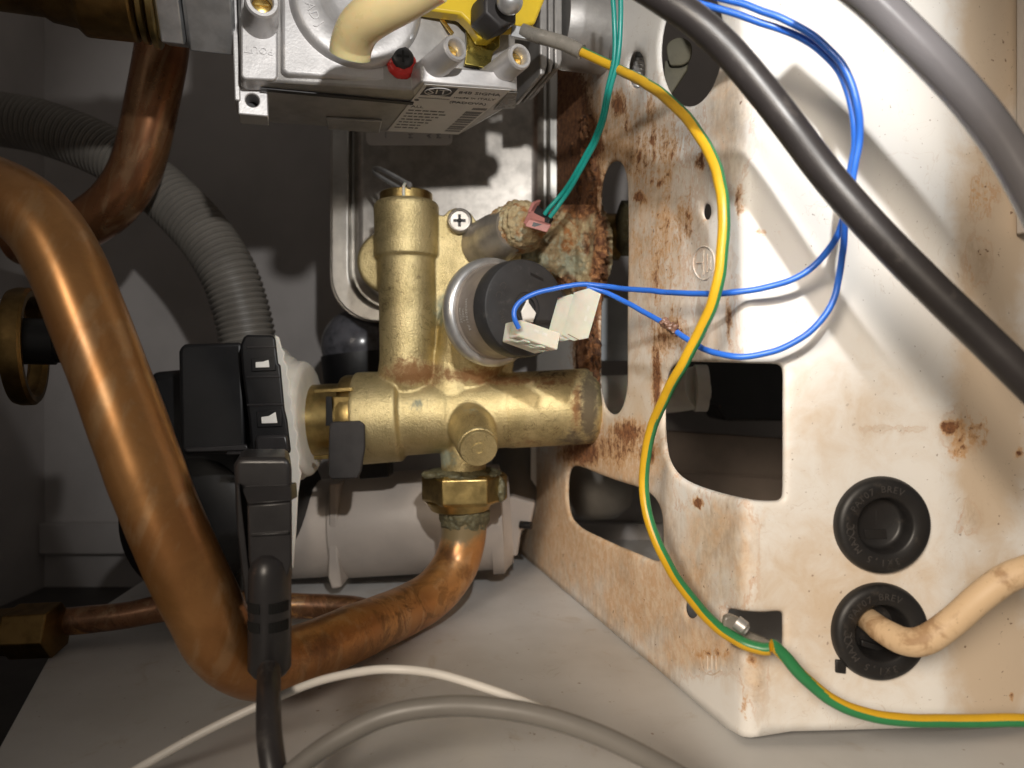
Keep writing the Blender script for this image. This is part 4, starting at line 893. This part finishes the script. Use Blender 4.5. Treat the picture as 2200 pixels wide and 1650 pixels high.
mk('terminal', MB().prism([q1 + pw*x + pu*y + pax*0.2 for x, y in [(-2.4, -1.2), (-0.6, 1.8), (-0.1, 3.4), (0.4, 1.6), (1.6, 0.2), (3.2, -1.4), (2.0, -4.6), (-1.6, -4.2)]], pax*0.8), M['clip_white'], ps, bevel=0.2)

# ------------------------------------------------------------------ wires
def connector(parent, c4, back, slots=True):
    a_, b_, c_, d_ = c4
    o = mk('spade_housing', MB().box(a_, b_ - a_, d_ - a_, back*0.55), M['nylon'], parent, bevel=0.35, seg=3)
    mid = a_ + back*0.5 + (b_ - a_)*0.06 - (d_ - a_)*0.12
    mk('housing_base', MB().box(mid, (b_ - a_)*0.88, (d_ - a_)*1.2, back*0.55), M['nylon'], o, bevel=0.35)
    e1 = (b_ - a_); e2 = (d_ - a_)
    mk('latch_bar', MB().box(a_ + e2*0.98 + e1*0.22 + back*0.12, e1*0.16, e2*0.1, back*0.7).box(a_ + e2*0.98 + e1*0.62 + back*0.12, e1*0.14, e2*0.1, back*0.7).box(a_ + e2*0.98 + e1*0.2 + back*0.3, e1*0.58, e2*0.07, back*0.12), M['nylon'], o, bevel=0.15)
    n_ = -back.normalized()
    mk('seam', MB().box(a_ + e2*1.0 + back*0.30 + e1*0.03, e1*0.94, e2*0.012, back*0.03).box(a_ + e1*1.0 + back*0.30 + e2*0.05, e1*0.004, e2*0.9, back*0.03), M['residue'], o)
    mk('recess', MB().box(a_ + e1*0.36 + e2*0.28 + n_*0.02, e1*0.12, e2*0.16, n_*0.06).box(a_ + e1*0.58 + e2*0.30 + n_*0.02, e1*0.12, e2*0.16, n_*0.06), M['white_plastic'], o)
    return o
bw1 = thing('blue_wire', 'upper blue wire ending in the lower white spade housing on the switch', 'wire', P(1640, 620, 160), 'blue wires of the pressure switch')
w1 = [(1116, 706, 207), (1107, 688, 206), (1106, 668, 206), (1118, 649, 206), (1142, 634, 206), (1175, 623, 206), (1220, 614, 206), (1262, 611, 205), (1330, 619, 201), (1420, 626, 187), (1500, 630, 174), (1560, 629, 164.5), (1640, 617, 161.5), (1705, 598, 160), (1762, 557, 158), (1796, 510, 155), (1811, 465, 153), (1823, 405, 150), (1835, 330, 148), (1836, 265, 146), (1824, 200, 146), (1797, 145, 147), (1755, 103, 148), (1700, 72, 149), (1640, 48, 150), (1570, 25, 152), (1490, 0, 155), (1400, -30, 158)]
mk('insulation', MB().tube(w1, 0.74, 18, 10, jit=0.45), M['blue'], bw1)
connector(bw1, [P(1119, 686, 209), P(1204, 715, 203), P(1197, 755, 203), P(1113, 722, 209)], V((-5.2, 8.4, -0.6)))
bw2 = thing('blue_wire', 'lower blue wire with a brown glue blob, ending in the upright spade housing', 'wire', P(1620, 762, 160), 'blue wires of the pressure switch')
w2 = [(1262, 617, 205), (1280, 621, 205), (1305, 630, 204), (1345, 650, 200), (1400, 680, 191), (1440, 702, 185), (1470, 726, 179), (1510, 750, 172), (1565, 763, 165), (1620, 762, 162.5), (1690, 745, 161), (1745, 710, 160), (1784, 660, 159), (1804, 600, 158), (1812, 540, 155), (1814, 470, 151), (1830, 395, 148), (1846, 305, 146), (1844, 232, 144), (1826, 167, 144), (1791, 115, 145), (1742, 74, 146), (1675, 37, 147), (1610, 12, 149), (1550, -5, 151), (1450, -40, 154)]
mk('insulation', MB().tube(w2, 0.74, 18, 10, jit=0.45), M['blue'], bw2)
connector(bw2, [P(1265, 618, 203), P(1238, 713, 203), P(1267, 724, 200), P(1293, 631, 200)], V((-7.4, 9.2, -1.0)))
mk('glue_blob', fuse(MB().tube([(1424, 692, 187), (1440, 703, 184.6), (1454, 714, 182)], 1.15, 14, 5).ball(P(1432, 694, 184), 0.9).ball(P(1452, 703, 182), 0.8), 0.22, 1, 0.7, 0.9), M['residue'], bw2, smooth=70)
ew = thing('earth_wire', 'yellow and green striped earth wire looping across the panel', 'wire', P(1650, 1400, 156))
we = [(1246, 110, 207), (1275, 124, 205), (1320, 146, 200), (1380, 176, 188), (1440, 217, 176), (1491, 272, 167), (1530, 337, 161), (1551, 402, 158), (1556, 470, 157), (1550, 558, 157.5), (1534, 640, 159), (1506, 710, 163), (1470, 780, 168), (1431, 850, 176), (1402, 920, 184), (1386, 990, 189), (1384, 1060, 190), (1400, 1135, 187), (1431, 1205, 182), (1481, 1280, 173), (1540, 1346, 164), (1592, 1381, 159), (1632, 1394, 157), (1654, 1394, 156)]
we2 = [(1656, 1386, 156), (1664, 1389, 156), (1688, 1412, 156), (1722, 1452, 155.5), (1780, 1500, 155), (1850, 1531, 154), (1930, 1545, 153), (2050, 1550, 152), (2200, 1550, 150), (2320, 1552, 149)]
tb1 = MB(); tb1.tube(we, 1.36, 36, 10, jit=0.35, stripe=lambda t: (0, 0))
tb2 = MB(); tb2.tube(we2, 1.36, 36, 10, jit=0.35, stripe=lambda t: (0, 0))
# recolour by angle: ring index k runs round the wire; the viewer's side is nearest the camera
def recolour(mb, seg, fn):
    nf = len(mb.f) - 2; rings = nf // seg
    for i in range(rings):
        lo, hi = fn(i / rings)
        for k in range(seg):
            f = mb.f[i*seg + k]
            a_ = (360.0 * (k + 0.5) / seg)
            mb.m[i*seg + k] = 1 if any(lo <= a_ + q <= hi for q in (-360, 0, 360)) else 0
recolour(tb1, 36, lambda t: (-100, 72 + 22*t))
recolour(tb2, 36, lambda t: (-95 + 170*min(1, t*2.2), 82 + 165*min(1, t*2.2)))
mk('insulation', tb1, [M['yellow'], M['green']], ew)
mk('insulation', tb2, [M['yellow'], M['green']], ew)
mk('clear_sleeve', MB().tube([(1122, 66, 212), (1150, 76, 211), (1180, 84, 210), (1215, 95, 208.5), (1250, 112, 206.6)], 2.1, 18, 6), M['sleeve'], ew)
mk('spade_terminal', MB().prism([P(x, y, 211) for x, y in [(1100, 52), (1158, 62), (1154, 88), (1096, 78)]], (0.3, 1.6, 0)), M['zinc'], ew, bevel=0.3)
# lower spade on the panel tab
lo_ = mk('tab_sleeve', MB().prism([P(x, y, 162) for x, y in [(1556, 1326), (1572, 1322), (1596, 1334), (1606, 1345), (1610, 1360), (1640, 1372), (1665, 1384), (1655, 1396), (1600, 1388), (1570, 1372), (1553, 1345)]], (0.3, 2.4, 0)), M['sleeve'], ew, bevel=0.6, seg=3)
mk('crimp', MB().lathe(P(1582, 1336, 161), (0.5, -0.3, -0.35), [(0, 1.6), (2.2, 1.6), (2.6, 1.1)], 18, cap=(True, True)).lathe(P(1592, 1346, 160.5), (0.55, -0.2, -0.4), [(0, 1.3), (1.5, 1.2), (1.6, 0.5)], 16), M['alu_dark'], lo_)

tag(mk('black_cable', MB().tube([(1300, -70, 150), (1370, -36, 147), (1432, 2, 144), (1498, 47, 142), (1568, 112, 141), (1634, 190, 140), (1695, 268, 139), (1770, 368, 138), (1850, 462, 136), (1935, 552, 134), (2020, 637, 132), (2110, 724, 130), (2200, 812, 128), (2320, 930, 126)], 3.1, 28, 8), M['cable_black']), 'thick black cable running diagonally across the right of the panel', 'cable')
tag(mk('grey_tube', MB().tube([(1760, -90, 130), (1873, 0, 129), (1968, 92, 128), (2064, 192, 127), (2138, 285, 126), (2200, 385, 125), (2262, 510, 124), (2310, 620, 123)], 3.25, 28, 8), M['tube']), 'shiny grey plastic tube crossing the top right corner', 'tube')
tag(mk('beige_cable', MB().tube([(1800, 1285, 186, 2.6), (1840, 1312, 176, 2.65), (1872, 1336, 167, 2.75), (1900, 1357, 161, 2.9), (1945, 1378, 156, 3.0), (1990, 1374, 153, 3.0), (2048, 1334, 151, 2.95), (2105, 1284, 149, 2.95), (2160, 1244, 148, 2.95), (2215, 1222, 147, 2.95), (2310, 1190, 145, 2.95)], 3.0, 26, 8, wob=0.03), M['beige']), 'dirty beige cable coming out of the lower rubber grommet', 'cable')
tag(mk('white_cable', MB().tube([(230, 1690, 150), (320, 1638, 150), (430, 1577, 153), (550, 1519, 156), (670, 1468, 156), (770, 1444, 154), (850, 1438, 152), (950, 1450, 152), (1100, 1498, 150), (1250, 1561, 146), (1400, 1634, 142), (1520, 1700, 138)], 0.92, 16, 8), M['white_pvc']), 'thin white cable arching across the bottom foreground', 'cable')
tag(mk('grey_cable', MB().tube([(560, 1720, 138), (650, 1640, 138), (730, 1585, 138), (830, 1538, 138), (930, 1519, 138), (1030, 1518, 138), (1150, 1535, 137), (1270, 1572, 136), (1380, 1623, 135), (1500, 1690, 134)], 1.95, 20, 8), M['grey_pvc']), 'thick grey cable arching along the bottom edge', 'cable')

# ------------------------------------------------------------------ rubber grommets
def grommet(cx, cy, label, split):
    g = thing('rubber_grommet', label, 'grommet', pan_px(cx, cy + 100), 'black rubber grommets in the panel')
    s0, zc = px2s(cx, cy); c = pan(s0, zc); n2 = s2n(s0); n3 = V((n2.x, n2.y, 0)); ur = V((-n3.y, n3.x, 0))
    if ur.x < 0: ur = -ur
    up = V((0, 0, 1))
    mk('ring', MB().lathe(c + n3*0.05, n3, [(-4, 8.5), (-0.6, 8.5), (-0.5, 11.3), (0.6, 11.45), (1.6, 11.2), (2.3, 10.6), (2.55, 9.8), (2.45, 7.0), (2.0, 6.5), (-0.4, 6.1), (-1.2, 5.8)] + ([(-1.6, 5.2), (-1.8, 0.05)] if not split else [(-3.2, 5.4), (-3.6, 0.05)]), 72), M['black_soft'], g, smooth=45)
    tx = MB()
    def arc(body, a0, stepd, size):
        for i, ch in enumerate(body):
            an = R(a0 - i*stepd); dr = ur*math.cos(an) + up*math.sin(an); tg = ur*math.sin(an) - up*math.cos(an)
            if ch != ' ': tx.text(ch, size, c + dr*8.55 + n3*2.5, tg, dr, n3, 0.16)
    arc('PA107 BREV', 152, 9.6, 2.25)
    arc('3x1,5 MAX', 288, 11.5, 2.25)
    an0 = R(184)
    ctr = c + (ur*math.cos(an0) + up*math.sin(an0))*8.5 + n3*2.55
    for sgn in (1, -1):
        tx.tube([tuple(ctr + up*(sgn*0.75) + (ur*math.cos(q) + up*math.sin(q))*0.85) for q in [R(sgn*90 + 30 + i*24) for i in range(12)]], 0.16, 6, 1, path=True)
    mk('moulded_lettering', tx, M['black_emb'], g)
    sl = MB()
    if not split:
        sl.box(c + n3*-1.75 - ur*0.12 - up*2.2, ur*0.24, up*7, n3*0.12).box(c + n3*-1.75 - ur*3 - up*1.6, ur*5.2, -up*2.2 + ur*0.3, n3*0.35)
        mk('slit_flap', sl, M['black_soft'], g, bevel=0.1)
    else:
        sl.box(c + n3*-3.4 - ur*2.8 - up*4.6, ur*5.6 - up*1.8, up*1.6, n3*1.4)
        mk('slit_flap', sl, M['black_soft'], g, bevel=0.3)
        mk('pull_tab', MB().box(c - ur*10.6 - up*9.6 + n3*0.2, ur*2.6 - up*0.4, up*3.2, n3*0.8), M['black_soft'], g, bevel=0.4)
    return g
grommet(1891, 1126, 'closed black rubber grommet, the upper of the two, with no cable', False)
grommet(1886, 1354, 'black rubber grommet with the beige cable passing through it', True)

# ------------------------------------------------------------------ diverter actuator, pump, plug
ac = thing('valve_actuator', 'black plastic actuator with a white hub joined to the brass socket', 'actuator', P(500, 980, 240))
mk('housing', MB().pp([(384, 756), (388, 744), (398, 739), (520, 735), (528, 975), (400, 980), (388, 968)], 226, 60, yaw=18), M['black'], ac, bevel=1.4, seg=3)
mk('collar', MB().pp([(516, 742), (524, 722), (532, 719), (586, 720), (592, 728), (598, 780), (603, 785), (612, 880), (618, 905), (626, 972), (616, 978), (556, 982), (540, 968), (534, 900), (520, 800)], 219, 64, yaw=18), M['black'], ac, bevel=0.8)
for px4, fr4 in (([(549, 778), (565, 777), (577, 773), (579, 789), (549, 790)], [(540, 770), (590, 768), (592, 796), (541, 798)]), ([(561, 896), (577, 894), (592, 885), (596, 909), (562, 910)], [(551, 884), (604, 880), (606, 916), (553, 918)])):
    mk('clip_recess', MB().pp(fr4, 218.4, 1.0, yaw=18), M['black'], ac, bevel=0.15)
    mk('clip', MB().pp(px4, 218.0, 1.0, yaw=18), M['clip_white'], ac, bevel=0.15)
for y in (744, 808, 868):
    mk('collar_rib', MB().pp([(530, y), (592 + (y-744)*0.13, y - 1), (593 + (y-744)*0.13, y + 3), (530, y + 4)], 218.6, 0.8, yaw=18), M['sheath'], ac, bevel=0.1)
mk('lower_ledge', MB().pp([(398, 962), (530, 955), (534, 968), (400, 972)], 224.6, 4, yaw=18).pp([(486, 972), (545, 970), (545, 976), (486, 978)], 221, 4, yaw=18), M['sheath'], ac, bevel=0.4)
mk('foot', MB().pp([(548, 938), (560, 936), (616, 934), (622, 970), (560, 980), (550, 976)], 216, 4, yaw=18), M['sheath'], ac, bevel=0.8)
hubA = P(622, 900, 262); 
hub = MB().lathe(P(606, 902, 258), ax, [(0, 26), (1.5, 26), (2.5, 24), (5, 22.5), (6, 21.2), (9.5, 20.8), (10.6, 19.6), (10.9, 18), (10.9, 13)], 56)
mk('hub', hub, M['white_plastic'], ac, bevel=0.3)
for k in range(7):
    an = R(150 + 30*k); dr = V((0, math.cos(an), math.sin(an)))
    mk('hub_lug', MB().lathe(P(604, 902, 258) + dr*24.5, ax, [(0, 2.6), (4.2, 2.4), (5.2, 1.6)], 16), M['white_plastic'], ac)
pl = [(590, 719), (600, 724), (606, 748), (613, 758), (610, 772), (619, 788), (618, 806), (624, 818), (622, 846), (630, 858), (627, 880), (634, 892), (633, 916), (641, 932), (638, 960), (645, 978), (643, 1004), (648, 1016), (641, 1060), (637, 1140), (631, 1222), (622, 1222), (618, 1100), (606, 960)]
mk('hub_plate', MB().prism([P(x, y, 233) for x, y in pl], (-6.5, 18, 0)), M['white_plastic'], ac, bevel=0.5)
pm = thing('pump', 'black rounded pump body in deep shade behind the copper pipe', 'pump', P(380, 1290, 270))
mk('motor', MB().lathe(P(385, 1130, 245), (0.15, 1, 0), [(0, 10), (0.5, 22), (3, 25.5), (10, 27), (60, 27)], 48), M['black'], pm)
mk('shoulder', MB().pp([(320, 800), (390, 794), (520, 800), (520, 1290), (420, 1290), (330, 1180)], 246, 50, yaw=18), M['black'], pm, bevel=3, seg=4)
mk('rib', MB().box(P(384, 1150, 243), V((0.8, 0, 0)), V((0, 0, -22)), V((0, 6, 0))).box(P(400, 1240, 242.5), V((2, 0, 0)), V((0, 0, 1.2)), V((0, 4, 0))), M['sheath'], pm, bevel=0.3)

pg = thing('power_plug', 'moulded black plug with ribbed strain relief hanging in front of the pump', 'plug', P(565, 1440, 158))
D2 = 164
mk('shell', MB().pp([(502, 1000), (508, 986), (520, 983), (612, 983), (624, 990), (627, 1010), (628, 1240), (612, 1300), (545, 1300), (518, 1235), (506, 1100)], D2, 24, yaw=18), M['sheath'], pg, bevel=1.6, seg=4)
fa = [P(516, 1046, D2 - 0.5), P(624, 1042, D2 - 0.5), P(626, 1076, D2 - 4.2), P(532, 1084, D2 - 4.2)]
mk('chamfer', MB().prism(fa, (0, 5.0, 0)), M['sheath'], pg, bevel=0.35)
mk('raised_face', MB().pp([(531, 1085), (626, 1077), (627, 1210), (618, 1240), (540, 1240), (534, 1200)], D2 - 4.0, 6, yaw=18), M['sheath'], pg, bevel=0.5)
mk('ridge', MB().pp([(537, 1148), (620, 1143), (620, 1148), (537, 1153)], D2 - 4.8, 1.2, yaw=18), M['sheath'], pg, bevel=0.2)
mk('side_rail', MB().pp([(508, 1040), (514, 1040), (536, 1230), (534, 1300), (528, 1300), (510, 1140)], D2 - 2.6, 5, yaw=18), M['sheath'], pg, bevel=0.4)
bo = MB().lathe(P(580, 1184, D2 - 2), (0.0, -0.01, -1), [(0, 0.5), (0.6, 2.4), (2.2, 4.0), (4.6, 4.7), (9, 4.7), (26.4, 4.75), (28, 3.6), (28.2, 2.8)], 36)
boot = mk('strain_relief', bo, M['sheath'], pg)
for y in (1290, 1306, 1328, 1345):
    pass
for y in (1296, 1336):
    for a0, a1 in ((200, 262), (285, 345)):
        c_ = P(580, y, D2 - 2.2); sl = MB(); pts = []
        for k in range(9):
            an = R(a0 + (a1 - a0)*k/8); pts.append((c_ + V((math.cos(an)*4.55, math.sin(an)*4.55, -1.2*abs(math.cos(an))*0)) ))
        for p_, q_ in zip(pts, pts[1:]): sl.box(p_ + V((0, 0, -1.1)), q_ - p_, V((0, 0, 2.2)), (p_ - c_).normalized()*0.32)
        mk('relief_slot_shade', sl, M['slot'], boot)  # near-black strips on the boot stand in for shade inside its slots
mk('cable', MB().tube([(578, 1400, 160), (578, 1440, 158), (577, 1500, 149), (578, 1570, 143), (586, 1640, 139), (600, 1720, 136)], 2.5, 24, 8), M['cable_black'], pg)

# ------------------------------------------------------------------ white waste pipe and black elbow behind
wp = thing('white_plastic_pipe', 'wide off-white plastic pipe lying behind the brass manifold', 'pipe', P(860, 1250, 320))
mk('barrel', MB().lathe(P(560, 1142, 300), (1, 0.03, 0.06), [(0, 20), (32, 20.4), (33, 21.4), (102, 22), (102.5, 20)], 48), M['off_white'], wp)
mk('bracket_rib', MB().pp([(706, 1040), (724, 1040), (726, 1200), (734, 1262), (712, 1266), (704, 1240)], 280, 16), M['off_white'], wp, bevel=0.8)
mk('end_collar', MB().lathe(P(1052, 1118, 304), (1, 0.03, 0.06), [(0, 20), (0.4, 22.4), (5, 22.4), (6, 21), (9, 18)], 48), M['off_white'], wp)
mk('end_elbow', MB().tube([(1060, 1120, 335), (1105, 1060, 338), (1118, 1000, 345), (1120, 940, 350)], 14, 28, 8), M['hose'], wp)
tag(mk('white_bracket', MB().pp([(1092, 1070), (1100, 1066), (1130, 1075), (1150, 1080), (1140, 1130), (1120, 1140), (1112, 1195), (1078, 1196), (1070, 1190), (1086, 1150)], 300, 8), M['off_white'], bevel=0.8), 'small white plastic bracket between the wide pipe and the panel', 'bracket')
tag(mk('bracket_screw', MB().lathe(P(1118, 1127, 299), (1, -0.4, 0), [(0, 1.6), (5, 1.6), (5.2, 0.5)], 16), M['black']), 'tiny black screw in the white bracket beside the panel edge', 'screw')
el = thing('black_elbow', 'smoky black rounded elbow behind the bottom of the brass tower', 'elbow', P(760, 810, 320))
mk('dome', MB().ball(P(775, 745, 322), 17.5, 36, sc=(1.0, 1, 1.0)), M['smoke'], el)
mk('sleeve', MB().lathe(P(770, 760, 320), (0.1, 0, -1), [(0, 16.5), (14, 16.5), (16, 15)], 40), M['black'], el)
tag(mk('black_bracket', MB().pp([(772, 990), (836, 985), (836, 1026), (772, 1030)], 272, 10), M['black'], bevel=0.6), 'small black bracket under the left end of the brass barrel', 'bracket')
